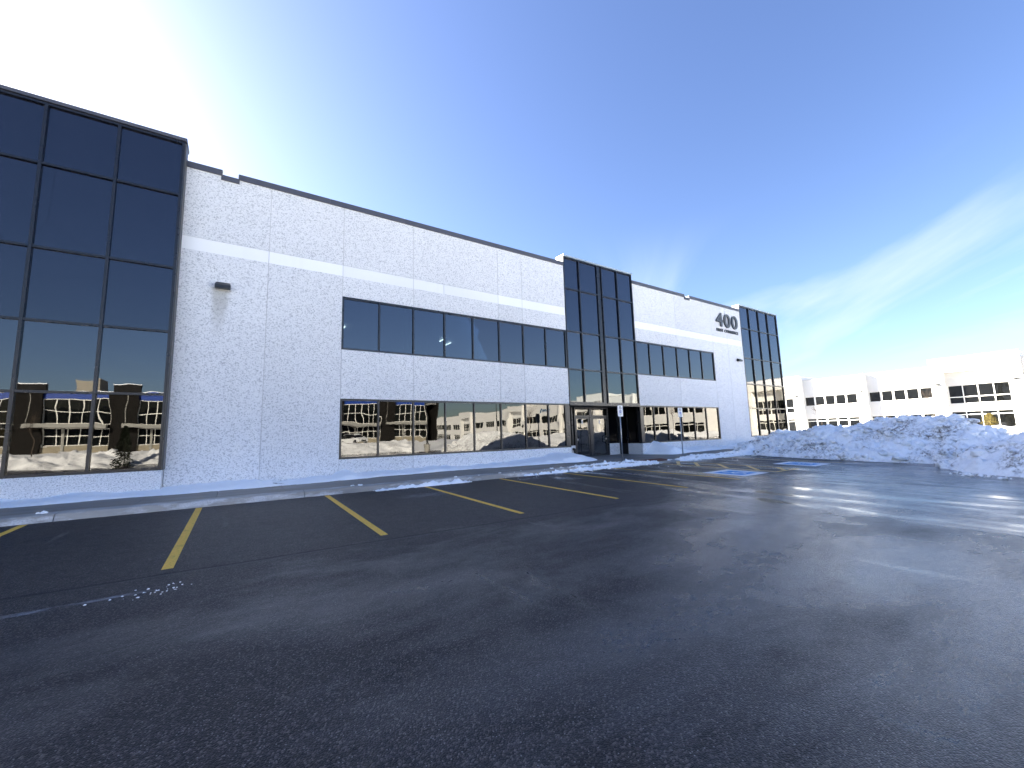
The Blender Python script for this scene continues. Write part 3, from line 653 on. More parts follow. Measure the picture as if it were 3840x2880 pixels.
# ------------------------------------------------------------------ accessible parking signs
def acc_sign(x, y, label, rz=0.):
    t = thing('accessible_parking_sign', (x, y, .15), label, 'sign', 'accessible parking signs by the entrance')
    m = MB(); m.tube((0, 0, -.15), (0, 0, 2.55), .028, .028, 10); po = m.build('post', 'galvanised', None, loc=(0, 0, 0)); po.parent = t; po.location = (0, 0, 0)
    for q in po.data.polygons: q.use_smooth = len(q.vertices) == 4
    w, h, r = .33, .52, .05; z0 = 2.08
    poly = []
    for cx, cz, a0 in ((w/2-r, z0+h-r, 0), (-w/2+r, z0+h-r, 90), (-w/2+r, z0+r, 180), (w/2-r, z0+r, 270)):
        for k in range(5): a = math.radians(a0+k*22.5); poly.append((cx+r*math.cos(a), cz+r*math.sin(a)))
    pl = MB().prism(poly, 'y', -.036, -.032).build('sign_panel', 'sign_white', None, loc=(0, 0, 0)); pl.parent = t
    yb = -.0375
    rg = MB(); n = 24; cx, cz = 0, z0+.405
    for i in range(n):
        t0, t1 = 2*math.pi*i/n, 2*math.pi*(i+1)/n
        rg.quad(*[(cx+rr*math.cos(a), yb, cz+rr*math.sin(a)) for rr, a in ((.062, t0), (.076, t0), (.076, t1), (.062, t1))])
    d = .05; rg.quad((cx-d-.006, yb, cz+d-.006), (cx+d-.006, yb, cz-d-.006), (cx+d+.006, yb, cz-d+.006), (cx-d+.006, yb, cz+d+.006))
    rg.box(cx-.026, cx-.012, yb-.001, yb, cz-.045, cz+.045).box(cx-.012, cx+.022, yb-.001, yb, cz+.033, cz+.045).box(cx+.012, cx+.026, yb-.001, yb, cz+.006, cz+.04).box(cx-.012, cx+.022, yb-.001, yb, cz-.006, cz+.006)
    ro = rg.build('permit_symbol', 'sign_black', None, loc=(0, 0, 0)); ro.parent = pl
    bq = MB().quad((-.062, yb, z0+.155), (.062, yb, z0+.155), (.062, yb, z0+.295), (-.062, yb, z0+.295)).build('blue_square', 'sign_blue', None, loc=(0, 0, 0)); bq.parent = pl
    wc = MB(); wheelchair(wc, 0, 0, 0, lambda u, v: (-.06+u*.12, yb-.001, z0+.157+v*.136)); wo = wc.build('wheelchair_symbol', 'sign_white', None, loc=(0, 0, 0)); wo.parent = pl
    for txt, a, b_, za, zb in (('BY PERMIT', -.10, .10, z0+.100, z0+.130), ('ONLY', -.05, .05, z0+.058, z0+.085)):
        for o in text_parts(txt, a, b_, za, zb, yb, .001, 'sign_green' if txt[0] == 'B' else 'sign_black', None, 'letter', .01): o.parent = pl
    bl = MB()
    for zz in (z0+.03, z0+h-.03): bl.tube((0, -.045, zz), (0, -.02, zz), .009, .009, 6)
    bo = bl.build('bolt', 'galvanised', None, loc=(0, 0, 0)); bo.parent = t
    t.rotation_euler = (0, 0, rz); return t
acc_sign(14.94, 13.4, 'white accessible parking sign on a steel post in front of the dark entrance', math.radians(-3))
acc_sign(20.42, 14.0, 'white accessible parking sign on a steel post in front of the right ground floor windows', math.radians(-8))

# tactile plate
tp = thing('tactile_plate', (16.9, 13.6, .03), 'rusty brown tactile warning plate set in the sidewalk ramp', 'tactile plate')
m = MB(); x0, x1, y0, y1 = 15.75, 18.3, 13.22, 13.85
R = [[(x, y0, wtop(x, y0)+.012), (x, y1, wtop(x, y1)+.012), (x, y1, wtop(x, y1)-.03), (x, y0, wtop(x, y0)-.03)] for x in [x0+(x1-x0)*i/10 for i in range(11)]]
MB().rings(R).build('plate', 'rust_iron', tp)
dm = MB()
for i in range(40):
    for j in range(10):
        x, y = x0+.04+i*.0634, y0+.035+j*.062; z = wtop(x, y)+.012; r = .014
        dm.rings([[(x+rr*math.cos(a*math.pi/3), y+rr*math.sin(a*math.pi/3), z+zz) for a in range(6)] for rr, zz in ((r, 0), (r*.6, .006))])
o = dm.build('domes', 'rust_iron', tp); o['kind'] = 'stuff'

# ------------------------------------------------------------------ snow
def clod(m, x, y, z, r, rng):
    k = len(m.v); bm = bmesh.new(); bmesh.ops.create_icosphere(bm, subdivisions=1, radius=r)
    s = (rng.uniform(.8, 1.5), rng.uniform(.7, 1.2), rng.uniform(.45, .8))
    for v in bm.verts: v.co *= rng.uniform(.72, 1.2); m.v.append((x+v.co.x*s[0], y+v.co.y*s[1], z+v.co.z*s[2]))
    for f in bm.faces: m.f.append(tuple(k+v.index for v in f.verts))
    bm.free()
def fbm(x, y, s, seed, oct=4): return noise.fractal(Vector((x*s, y*s, seed)), .9, 2.1, oct)
def heightfield(name, x0, x1, y0, y1, step, fn, base, mat, label, cat, group=None, clods=0, cr=(.05, .30)):
    nx, ny = int((x1-x0)/step)+1, int((y1-y0)/step)+1
    m = MB(); idx = {}; H = [[fn(x0+i*step, y0+j*step) for i in range(nx)] for j in range(ny)]
    use = set()
    for j in range(ny-1):
        for i in range(nx-1):
            if max(H[j][i], H[j][i+1], H[j+1][i], H[j+1][i+1]) > 0: use.add((i, j))
    def vid(i, j):
        if (i, j) not in idx:
            x, y = x0+i*step, y0+j*step; h = H[j][i]; bz = base(x, y)
            idx[(i, j)] = len(m.v); m.v.append((x+.3*step*noise.noise(Vector((x*7, y*7, 2))), y+.3*step*noise.noise(Vector((x*7, y*7, 9))), bz+(h if h > 0 else -.06)))
        return idx[(i, j)]
    for i, j in sorted(use): m.f.append((vid(i, j), vid(i+1, j), vid(i+1, j+1), vid(i, j+1)))
    rg = random.Random(int(x0*10+y0)); k = 0
    for _ in range(clods*6):
        if k >= clods: break
        x, y = rg.uniform(x0, x1), rg.uniform(y0, y1); h = fn(x, y)
        if h < .05: continue
        rr = cr[0]+(cr[1]-cr[0])*rg.random()**2.4; clod(m, x, y, base(x, y)+h+rr*.12, rr, rg); k += 1
    o = m.build(name, mat, None, loc=((x0+x1)/2, (y0+y1)/2, 0), smooth=True)
    if clods:
        for q in o.data.polygons:
            if len(q.vertices) == 3: q.use_smooth = False
    return tag(o, label, cat, group)
def wallsnow(tab, ftab, seed, amp=.05):
    def fn(x, y):
        top = lerp_tab(tab, x)-.155+amp*fbm(x, 0, 1.7, seed)+.03*fbm(x, y, 5, seed+3); front = lerp_tab(ftab, x)+.16*fbm(x, 1, .9, seed+5)+.05*fbm(x, 1, 4, seed+7)
        t = (y-front)/(16.56-front)
        if t <= 0: return -.05
        prof = min(1., .38*min(1, t*6)+.62*t**.85)
        return top*prof+.025*fbm(x, y, 3, seed+1)*min(1, t*4)
    return fn
swt = lambda x, y: .155
heightfield('snow_bank', -13, 15.0, 14.55, 16.56, .065, wallsnow([(-12, .3), (-5, .27), (-3.9, .27), (-3.3, .36), (-2.6, .25), (.1, .31), (1.2, .2), (2.6, .25), (3.4, .41), (3.95, .26), (7.2, .34), (8.3, .25), (10.3, .30), (12.3, .40), (13.5, .60), (14.2, .5), (14.75, .16), (15, .05)],
            [(-12, 15.0), (2, 14.9), (5, 15.45), (8, 15.55), (12, 15.0), (13.5, 14.75), (14.9, 15.4)], 1.3), swt, 'snow', 'narrow strip of clean snow piled against the left white wall', 'snow bank', 'snow banks at the foot of the facade')
heightfield('snow_bank', 20.25, 33.5, 14.5, 16.56, .065, wallsnow([(20.2, .1), (20.5, .35), (21.2, .92), (22.2, .62), (23.6, .38), (25.8, .43), (29, .33), (31.6, .5), (34, .7)],
            [(20.2, 16.2), (20.8, 14.9), (21.5, 14.75), (23, 15.3), (27, 15.5), (30, 15.3), (32, 14.6)], 8.1), swt, 'snow', 'strip of snow with a peaked mound against the right white wall', 'snow bank', 'snow banks at the foot of the facade')
heightfield('snow_mound', 12.9, 15.6, 14.55, 17.1, .06, lambda x, y: (.42*max(0, 1-math.hypot((x-14.1)/1.35, (y-16.0)/1.25))**.8+.03*fbm(x, y, 3, 4)-.02 if y < 16.46 or x > 14.62 else -.1), swt, 'snow', 'smooth tongue of snow spilling past the wall corner left of the doors', 'snow mound')
def ridge(cy, w, htab, seed, lump=.06):
    def fn(x, y):
        h = lerp_tab(htab, x); d = abs(y-cy-.06*fbm(x, 0, 1.2, seed))/(w*(.7+.5*abs(fbm(x, 2, 1.1, seed+2))))
        if d >= 1 or h <= .005: return -.05
        v = noise.voronoi(Vector((x*6, y*6, seed)))[0][0]
        return (h*(1-d*d)*(.45+.9*abs(fbm(x, y, 2.2, seed+4)))+lump*(.5-v)*(1-d))
    return fn
lotz = lambda x, y: (gz(y) if y < 12.74 else ktop(x) if y < 13.2 else wtop(x, y))
heightfield('snow_ridge', 3.3, 6.7, 12.35, 12.95, .035, ridge(12.66, .22, [(3.3, 0), (3.8, .05), (4.6, .10), (5.4, .13), (6.2, .11), (6.6, 0)], 3), lambda x, y: gz(y), 'snow', 'thin crusty ridge of snow against the kerb face in the second stall', 'snow ridge', 'snow ridges along the kerb')
heightfield('snow_ridge', 8.6, 16.9, 12.3, 13.5, .045, ridge(12.92, .42, [(8.6, 0), (9.4, .06), (11, .06), (11.8, .13), (12.6, .10), (13.4, .17), (15, .17), (15.8, .09), (16.9, 0)], 6, .2), lambda x, y: gz(y) if y < 12.70 else .06, 'snow', 'lumpy ridge of broken snow along the kerb below the entrance', 'snow ridge', 'snow ridges along the kerb')
heightfield('snow_ridge', 18.2, 26.5, 12.25, 13.75, .05, ridge(12.95, .5, [(18.2, 0), (19, .12), (20, .19), (22, .17), (24, .26), (26, .5)], 9, .18), lambda x, y: gz(y) if y < 12.70 else .06, 'snow', 'ridge of ploughed snow along the kerb leading to the big pile', 'snow ridge', 'snow ridges along the kerb')
def pile(pts, seed):
    def fn(x, y):
        best = -.3
        for (ax, ay, ah, aw), (bx, by, bh, bw) in zip(pts, pts[1:]):
            dx, dy = bx-ax, by-ay; t = max(0, min(1, ((x-ax)*dx+(y-ay)*dy)/(dx*dx+dy*dy)))
            d = math.hypot(x-ax-dx*t, y-ay-dy*t); w = aw+(bw-aw)*t; h = ah+(bh-ah)*t
            e = 1-d/w+.10*fbm(x, y, .6, seed)
            best = max(best, h*(min(1, e*1.12)**.9 if e > 0 else e))
        if best <= -.2: return -.1
        k = max(0, min(1, (best+.06)/.3))
        v = noise.voronoi(Vector((x*1.9+.3*noise.noise(Vector((x*2, y*2, 1))), y*1.9, seed)))[0]; v2 = noise.voronoi(Vector((x*4.6, y*4.6, seed+4)))[0]
        return best+k*(.13*fbm(x, y, .9, seed+2)+.30*(min(.45, v[1]-v[0])-.25)+.22*(min(.35, v2[1]-v2[0])-.2)+.07*fbm(x, y, 7, seed+6)+.04)
    return fn
gz2 = lambda x, y: max(gz(y), terrain(x, y)) if x < 29 else terrain(x, y)
heightfield('snow_pile', 22.5, 35, 1.6, 16.5, .075, pile([(33.5, 15.6, .7, 1.9), (30, 13.8, .95, 2.6), (28, 11.6, 1.15, 3.4), (27.3, 9.3, 1.55, 3.6), (27.2, 8.0, 1.5, 3.6), (27.2, 7.0, 1.85, 3.7), (27.2, 5.5, 1.9, 3.7), (26.8, 4.6, 1.65, 3.3), (26.4, 4.0, 1.1, 2.6)], 2.7), gz2, 'snow_pile', 'large rough pile of dirty ploughed snow beside the right glass block', 'snow pile', 'ploughed snow piles', 900)
heightfield('snow_pile', 18, 29, -17, 5.5, .09, pile([(23.6, 2.2, .75, 2.0), (22.4, 1.5, 1.5, 2.9), (22.3, -.5, 1.9, 3.6), (23.2, -4, 2.1, 4), (24, -9, 2.2, 4.2), (24, -13.5, 1.8, 3)], 5.2), gz2, 'snow_pile', 'nearer pile of ploughed snow cut off by the right edge of the photo', 'snow pile', 'ploughed snow piles', 900)
# loose clods on kerb and lot
rng = random.Random(3); m = MB()
for (xa, xb, ya, yb, n, ra, rb) in ((11, 16.4, 12.35, 13.2, 260, .02, .10), (18.6, 25.5, 12.3, 13.1, 220, .02, .11), (3.5, 6.6, 12.45, 12.72, 70, .015, .045), (7, 12, 12.0, 13.3, 26, .012, .035), (23.5, 25, 4, 12, 80, .03, .12), (18.4, 21, 1.9, 3.6, 60, .02, .09), (13, 25, 10.8, 12.5, 30, .01, .03)):
    for _ in range(n):
        x, y = rng.uniform(xa, xb), rng.uniform(ya, yb); r = ra+(rb-ra)*rng.random()**2.2; clod(m, x, y, lotz(x, y)+r*.25, r, rng)
for x, y, r in ((-3.35, 13.0, .09), (-4.15, 12.62, .13), (6.2, 13.0, .06), (10.4, 13.05, .07), (10.9, 13.05, .06), (2.9, 13.05, .05), (3.1, 13.0, .07), (18.1, 13.2, .13), (8.0, 13.0, .04)):
    for q in range(4): clod(m, x+rng.uniform(-r, r), y+rng.uniform(-.04, .04), lotz(x, y)+.015, r*.6, rng)
o = m.build('snow_clods', 'snow'); tag(o, 'small loose clods of snow scattered along the kerb', 'snow clods', kind='stuff')
m = MB()
for _ in range(34):
    t = rng.random(); x = -.62+rng.gauss(0, .11)-.45*(t > .68)*rng.random(); y = 6.32+rng.gauss(0, .09)+.15*(x+.6)
    r = rng.uniform(.004, .014); clod(m, x, y, gz(y)+.002, r, rng)
o = m.build('ice_chips', 'snow'); tag(o, 'patch of crushed ice chips on the asphalt left of centre', 'ice chips', kind='stuff')

# ------------------------------------------------------------------ neighbouring buildings
def wall_holes(m, u0, u1, z0, z1, holes, P, depth):
    """wall sheet with openings: front faces plus reveals; P(u,z,d) -> world, d is depth into the wall"""
    us = sorted({u0, u1, *[q for h in holes for q in h[:2]]}); zs = sorted({z0, z1, *[q for h in holes for q in h[2:]]})
    for a, b_ in zip(us, us[1:]):
        for c, d in zip(zs, zs[1:]):
            uc, zc = (a+b_)/2, (c+d)/2
            if any(h[0] < uc < h[1] and h[2] < zc < h[3] for h in holes): continue
            m.quad(P(a, c, 0), P(b_, c, 0), P(b_, d, 0), P(a, d, 0))
    for a, b_, c, d in holes:
        for q in (((a, c), (b_, c)), ((b_, c), (b_, d)), ((b_, d), (a, d)), ((a, d), (a, c))):
            m.quad(P(*q[0], 0), P(*q[1], 0), P(*q[1], depth), P(*q[0], depth))
    return m
def east_windows(bld, X, groups, frame='white_frame', gm='glass_far', deep=.18):
    """windows on a facade at plane x=X facing -X: group = (y0,y1,z0,z1,n panes,[transom heights])"""
    for (y0, y1, z0, z1, n, tr) in groups:
        m = MB(); w = .08
        m.box(X+deep-.06, X+deep+.06, y0, y1, z0, z0+w).box(X+deep-.06, X+deep+.06, y0, y1, z1-w, z1).box(X+deep-.061, X+deep+.06, y0, y0+w, z0+w, z1-w).box(X+deep-.061, X+deep+.06, y1-w, y1, z0+w, z1-w)
        f = m.build('window', frame, bld, loc=(X, (y0+y1)/2, z0))
        ys = [y0+(y1-y0)*i/n for i in range(n+1)]; zz = [z0]+list(tr)+[z1]
        for y in ys[1:-1]: mh = .13 if n == 5 else .06; piece('mullion', frame, X+deep-.055, X+deep+.05, y-mh, y+mh, z0+w, z1-w, f)
        for z in tr: piece('transom', frame, X+deep-.05, X+deep+.045, y0+w, y1-w, z-.07, z+.07, f)
        for i in range(n):
            for k in range(len(zz)-1):
                piece('pane', gm, X+deep, X+deep+.015, ys[i]+.06, ys[i+1]-.06, zz[k]+.05, zz[k+1]-.05, f, (0, random.uniform(-.006, .006), random.uniform(-.006, .006)))
# --- right: long cream building facing us
XB = 90.
B = thing('industrial_building', (XB, 25, 0), 'long cream building with white window frames behind the snow piles at right', 'building')
def sec(bld, X, y0, y1, top, groups, x_off=0., back=25, zb=-.3, mat='cream_wall'):
    m = MB(); Xw = X+x_off
    wall_holes(m, y0, y1, zb, top, [(a, b_, c, d) for a, b_, c, d, *_ in groups], lambda u, z, dd: (Xw+dd, u, z), .3)
    m.quad((Xw, y0, zb), (Xw+back, y0, zb), (Xw+back, y0, top), (Xw, y0, top)).quad((Xw, y1, zb), (Xw+back, y1, zb), (Xw+back, y1, top), (Xw, y1, top))
    m.quad((Xw, y0, top), (Xw, y1, top), (Xw+back, y1, top), (Xw+back, y0, top)).quad((Xw+back, y0, zb), (Xw+back, y1, zb), (Xw+back, y1, top), (Xw+back, y0, top))
    m.build('wall', mat, bld, loc=(Xw, (y0+y1)/2, 0)); east_windows(bld, Xw, groups)
    piece('coping', 'cream_shade', Xw-.05, Xw+.35, y0, y1, top+.003, top+.07, bld)
def std(y0, y1, n=5): return [(y0, y1, 5.33, 7.05, n, []), (y0, y1, .9, 2.97, n, [2.48])]
def tower_sec(bld, X, y0, y1, top, bay, win_y, x_off=-.9, back=26):
    """taller block with a deep recessed window bay"""
    Xw = X+x_off; m = MB(); a, b_ = bay
    wall_holes(m, y0, y1, -.3, top, [(a, b_, -.2, 9.03)], lambda u, z, dd: (Xw+dd, u, z), 1.2)
    m.quad((Xw, y0, -.3), (Xw+back, y0, -.3), (Xw+back, y0, top), (Xw, y0, top)).quad((Xw, y1, -.3), (Xw+back, y1, -.3), (Xw+back, y1, top), (Xw, y1, top)).quad((Xw, y0, top), (Xw, y1, top), (Xw+back, y1, top), (Xw+back, y0, top))
    m.build('wall', 'cream_wall', bld, loc=(Xw, (y0+y1)/2, 0))
    w0, w1 = win_y; gr = [(w0, w1, 4.25, 7.04, 4, [5.25]), (w0, w1, .5, 3.1, 4, [2.6])]
    m = MB(); wall_holes(m, a, b_, -.2, 9.03, [q[:4] for q in gr], lambda u, z, dd: (Xw+1.2+dd, u, z), .2); m.build('recessed_wall', 'cream_wall', bld, loc=(Xw+1.2, (a+b_)/2, 0))
    east_windows(bld, Xw+1.2, gr); piece('coping', 'cream_shade', Xw-.05, Xw+.35, y0, y1, top+.003, top+.07, bld)
sec(B, XB, 25.12, 34.78, 10.22, std(26.7, 34.7)); sec(B, XB, 17.16, 25.12, 10.2, std(17.1+.08, 25.05))
tower_sec(B, XB, 8.06, 17.14, 11.18, (9.4, 15.75), (9.45, 15.6))
tower_sec(B, XB, 34.8, 46, 11.1, (36.2, 43.5), (36.3, 43.3), x_off=-1.2)
sec(B, XB, -2.4, 8.04, 10.2, std(-1.5, 7.0)); tower_sec(B, XB, -12.2, -2.42, 11.15, (-11, -4.8), (-10.9, -4.9)); sec(B, XB, 46.02, 75, 10.2, std(48, 57)+std(62, 71))
for y, top in ((25.15, 10.24), (34.8, 10.35)):
    piece('wall_fin', 'cream_wall', XB-1.05, XB-.001, y-.02, y+.3, -.3, top+.05, B)
piece('rooftop_unit', 'cream_shade', 99, 103, 14, 18, 10.2, 11.0, B)
for i, y in enumerate((35.57, 25.94, 16.37, 8.65)):
    wall_light(XB-(1.2 if y > 35 else .9 if y < 17 else 0), 7.31, y, .5, ['small dark wall light on the cream building, beside the right glass block', 'small dark wall light left of the second fin of the cream building', 'small dark wall light left of the recessed bay of the cream building', 'small dark wall light near the right end of the cream building'][i], -math.pi/2)
# --- cream building mirrored in the windows
XC = 76.
C_ = thing('industrial_building', (XC, -70, 0), 'pale cream building across the street, seen mirrored in the ground floor windows', 'building')
y = -13.0; i = 0
while y > -142:
    tall = i % 4 == 3; L = 8.6
    if tall: tower_sec(C_, XC, y-L-1, y, 11.2, (y-L, y-1), (y-L+.1, y-1.1), x_off=-1.0, back=20); y -= L+1.02
    else: sec(C_, XC, y-L, y, 10.3, [(y-L+.8, y-.9, 4.95, 7.05, 4, []), (y-L+.8, y-.9, .8, 3.05, 4, [2.5])], back=20); y -= L+.02
    if i in (1, 4, 7): piece('wall_fin', 'cream_wall', XC-1., XC-.001, y-.1, y+.3, -.3, 10.5, C_)
    i += 1
# blue lettering on its wall: strokes only, too small in the reflection to read
sg = MB(); yy = -62.0
for k, kind in enumerate('orooor'):
    yc = yy-k*.62
    if kind == 'o':
        for a in range(12):
            t0, t1 = a*math.pi/6, (a+1)*math.pi/6
            sg.prism([(yc+rr*math.cos(t)*.28, 8.5+rr*math.sin(t)*.36) for rr, t in ((.62, t0), (1, t0), (1, t1), (.62, t1))], 'x', XC-.12, XC-.02)
    else: sg.box(XC-.12, XC-.02, yc-.09, yc+.09, 8.1, 9.1)
sg.build('wall_lettering', 'sign_teal', C_, loc=(XC, -63.5, 8.5))
# --- dark building mirrored in the left glass
YD = -45.; ZD = .95
D_ = thing('dark_building', (5, YD, ZD), 'charcoal building with blue fascia and white mullions, mirrored in the left glass', 'building')
PD = 9.1; x = -14.5-3*PD; n = 0
piece('roof', 'roof_gravel', -52, 33.5, YD-30, YD-.6, 8.2, 8.4, D_); piece('rear_wall', 'charcoal_brick', -52, 33.5, YD-30.3, YD-30.01, ZD-1.4, 8.9, D_)
piece('side_wall', 'charcoal_brick', 33.3, 33.6, YD-30, YD-.31, ZD-1.4, 8.9, D_); piece('side_wall', 'charcoal_brick', -52.3, -52, YD-30, YD-.31, ZD-1.4, 8.9, D_)
while x < 31:
    # brick pier
    a, b_ = x, x+2.75
    piece('pier', 'charcoal_brick', a, b_, YD-.3, YD+.35, ZD-1.4, 9.85, D_); piece('pier_cap', 'white_frame', a-.04, b_+.04, YD-.34, YD+.40, 9.853, 9.95, D_)
    piece('pier_joint', 'canopy_grey', a+1.32, a+1.40, YD+.352, YD+.362, 4.9, 8.6, D_)
    if x+PD > 33.6: break
    c, d = b_, x+PD
    piece('fascia', 'blue_fascia', c, d, YD-.2, YD, 7.95, 8.85, D_); piece('fascia_cap', 'white_frame', c, d, YD-.25, YD+.05, 8.853, 8.95, D_)
    piece('base_wall', 'tan_block', c, d, YD-.2, YD, ZD-1.4, 1.78, D_)
    piece('canopy', 'canopy_grey', c-1.5, d-.4, YD-.1, YD+1.5, 4.2, 4.72, D_)
    piece('back_wall', 'charcoal_brick', c, d, YD-.5, YD-.25, 1.0, 8.0, D_)
    for z0, z1, tr in ((4.75, 7.94, 6.3), (1.8, 4.18, 3.1)):
        m = MB(); w = .10; m.box(c, d, YD-.1, YD-.02, z0, z0+w).box(c, d, YD-.1, YD-.02, z1-w, z1).box(c, c+w, YD-.101, YD-.02, z0+w, z1-w).box(d-w, d, YD-.101, YD-.02, z0+w, z1-w)
        f = m.build('window', 'white_frame', D_, loc=((c+d)/2, YD, z0)); k = 6
        e = [c+(d-c)*q/k for q in range(k+1)]
        for q in e[1:-1]: piece('mullion', 'white_frame', q-.05, q+.05, YD-.095, YD-.025, z0+w, z1-w, f)
        piece('transom', 'white_frame', c+w, d-w, YD-.09, YD-.03, tr-.05, tr+.05, f)
        for q0, q1 in zip(e, e[1:]):
            for za, zb in ((z0, tr), (tr, z1)): piece('pane', 'glass_far', q0+.04, q1-.04, YD-.07, YD-.06, za+.04, zb-.04, f)
    piece('entrance_post', 'canopy_grey', c+1.55, c+1.85, YD-.02, YD+.12, 1.0, 4.18, D_)
    if n % 2 == 0: piece('rooftop_unit', 'tan_block', c+1.7, c+4.3, YD-7, YD-3, 8.4, 11.0, D_)
    x += PD; n += 1

# snow bank along the street edge, mirrored in the glass
def farbank(x, y):
    t = 1-abs(y+21.5)/4.2
    if t <= 0: return -.1
    return max(0, t)**.7*(1.0+.35*fbm(x, 0, .18, 3))+.34*fbm(x, y, .9, 5)+.3*abs(fbm(x, y, 2.2, 9))
heightfield('snow_bank', -60, 19, -26, -17.2, .22, farbank, lambda x, y: max(terrain(x, y), -.35), 'snow_bank_far', 'long sunlit snow bank across the lot, mirrored in the left glass', 'snow bank')
heightfield('snow_bank', 34, 70, -22, -12, .3, lambda x, y: (max(0, 1-abs(y+17)/4.5)**.7*(1.5+.4*fbm(x, 0, .2, 6))+.15*fbm(x, y, .8, 2)-.05), lambda x, y: terrain(x, y), 'snow_bank_far', 'sunlit snow bank before the cream building, mirrored in the windows by the entrance', 'snow bank')
heightfield('snow_bank', 69.6, 75, -55, 24, .3, lambda x, y: (max(0, 1-abs(x-72.3)/2.2)**.7*(1.1+.4*fbm(y, 0, .2, 6))+.12*fbm(x, y, .8, 2)-.05), lambda x, y: terrain(x, y), 'snow_bank_far', 'sunlit snow bank along the front of the cream building', 'snow bank')

# ------------------------------------------------------------------ trees
def bare_tree(loc, h, label, seed, spread=.42, name='bare_tree', trunk_r=.045):
    rng = random.Random(seed); t = thing(name, loc, label, 'tree', 'young leafless trees'); tr, cr = MB(), MB()
    def grow(p, d, L, r, lvl):
        q = p; seg = 3
        for s_ in range(seg):
            dd = (d+Vector((rng.gauss(0, .09), rng.gauss(0, .09), rng.gauss(0, .04)))).normalized(); q2 = q+dd*L/seg; ra = r*(1-.22*s_/seg*1.6); rb = r*(1-.22*(s_+1)/seg*1.6)
            (tr if lvl == 0 else cr).tube(q, q2, ra, rb, 6 if lvl < 2 else 4, lvl == 0); q = q2; d = dd
            if lvl < 4 and (s_ > 0 or lvl > 0):
                for _ in range(2 if lvl < 2 else rng.choice((1, 1, 2))):
                    a = rng.uniform(0, 2*math.pi); o_ = d.orthogonal().normalized(); o_.rotate(Matrix.Rotation(a, 3, d))
                    nd = (d*rng.uniform(.7, 1.1)+o_*rng.uniform(spread*.8, spread*1.8)+Vector((0, 0, .22))).normalized()
                    grow(q, nd, L*rng.uniform(.5, .72), rb*.58, lvl+1)
    L0 = Vector((0, 0, 0)); tr.tube(L0-Vector((0, 0, .25)), L0+Vector((0, 0, h*.28)), trunk_r*1.15, trunk_r, 7)
    grow(L0+Vector((0, 0, h*.28)), Vector((0, 0, 1)), h*.36, trunk_r, 0)
    for m, nm, mt in ((tr, 'trunk', 'bark'), (cr, 'branches', 'twig')):
        o = bpy.data.objects.new(nm, m.mesh(nm, mt)); COL.objects.link(o); o.parent = t
    return t
bare_tree((86, 16.6, .1), 6.9, 'slender leafless tree before the cream building, behind the middle of the pile', 11, .36)
bare_tree((84, 30.2, .1), 5.6, 'pale leafless tree before the leftmost cream windows', 12, .5)
bare_tree((85, 21.6, .1), 4.2, 'low leafless tree showing just above the snow pile crest', 15, .6)
bare_tree((-16.4, -27, .8), 4.2, 'leafless tree on the snow bank, mirrored in the left glass block', 13, .55)
bare_tree((40, -22, .6), 5.5, 'leafless tree mirrored in the middle ground floor windows', 14, .5)
bare_tree((66, -14, .6), 5.5, 'leafless tree mirrored in the ground floor windows right of the entrance', 16, .5)
bare_tree((60, -20, .6), 5.0, 'thin leafless tree mirrored beside the entrance windows', 17, .5)
sp_ = thing('street_pole', (84, 20.2, .1), 'thin grey pole rising behind the snow pile crest', 'pole')
MB().tube((84, 20.2, 0), (84, 20.2, 4.2), .06, .05, 8).build('pole', 'galvanised', sp_); MB().tube((84, 20.2, 4.2), (84, 20.2, 4.28), .07, .07, 8).build('cap', 'black_plastic', sp_)
def conifer(loc, h, r, label, seed, leaf, dense=900, name='conifer', round_=False):
    rng = random.Random(seed); t = thing(name, loc, label, 'tree'); tr, cr = MB(), MB(); tr.tube((0, 0, -.3), (0, 0, h*.92), .06, .015, 7)
    for _ in range(dense):
        k = rng.random()**(.8 if round_ else 1.); z = h*(.06+.92*k); R = r*((1-k)**.85+.04) if not round_ else r*math.sin(math.pi*min(.97, .12+.86*k))**.6
        R *= .7+.4*noise.noise(Vector((z*2.3, seed, 1)))+.25*rng.random(); a = rng.uniform(0, 2*math.pi); q = rng.uniform(.35, 1)
        p = Vector((R*q*math.cos(a), R*q*math.sin(a), z-.12*R*q)); d = Vector((math.cos(a), math.sin(a), -.25 if not round_ else .7)).normalized()
        L = rng.uniform(.12, .26)*(h/3.4); s_ = d.cross(Vector((0, 0, 1))).normalized()*L*.3; u_ = s_.cross(d).normalized()*L*.25
        cr.quad(p-d*L*.5, p+s_+u_, p+d*L*.6, p-s_+u_*.5)
    for i in range(40):
        z = h*rng.uniform(.1, .8); a = rng.uniform(0, 2*math.pi); R = r*(1-z/h)*.8; tr.tube((0, 0, z), (R*math.cos(a), R*math.sin(a), z-.05), .015, .004, 4, False)
    for m, nm, mt in ((tr, 'trunk', 'bark'), (cr, 'crown', leaf)):
        o = bpy.data.objects.new(nm, m.mesh(nm, mt)); COL.objects.link(o); o.parent = t
    return t
conifer((-8.3, -16.9, -.3), 3.7, .95, 'small dark spruce mirrored in the left glass block', 21, 'needle', 1500, 'spruce')
conifer((82, 10.8, .0), 2.6, .95, 'bushy yellow-green cedar shrub before the cream building at right', 22, 'cedar_leaf', 1300, 'cedar', True)
for i in range(1):
    conifer((55, -12.5, .2), 2.2, .8, 'rounded cedar shrub mirrored low in the right ground floor windows', 30, 'cedar_leaf', 700, 'cedar', True)

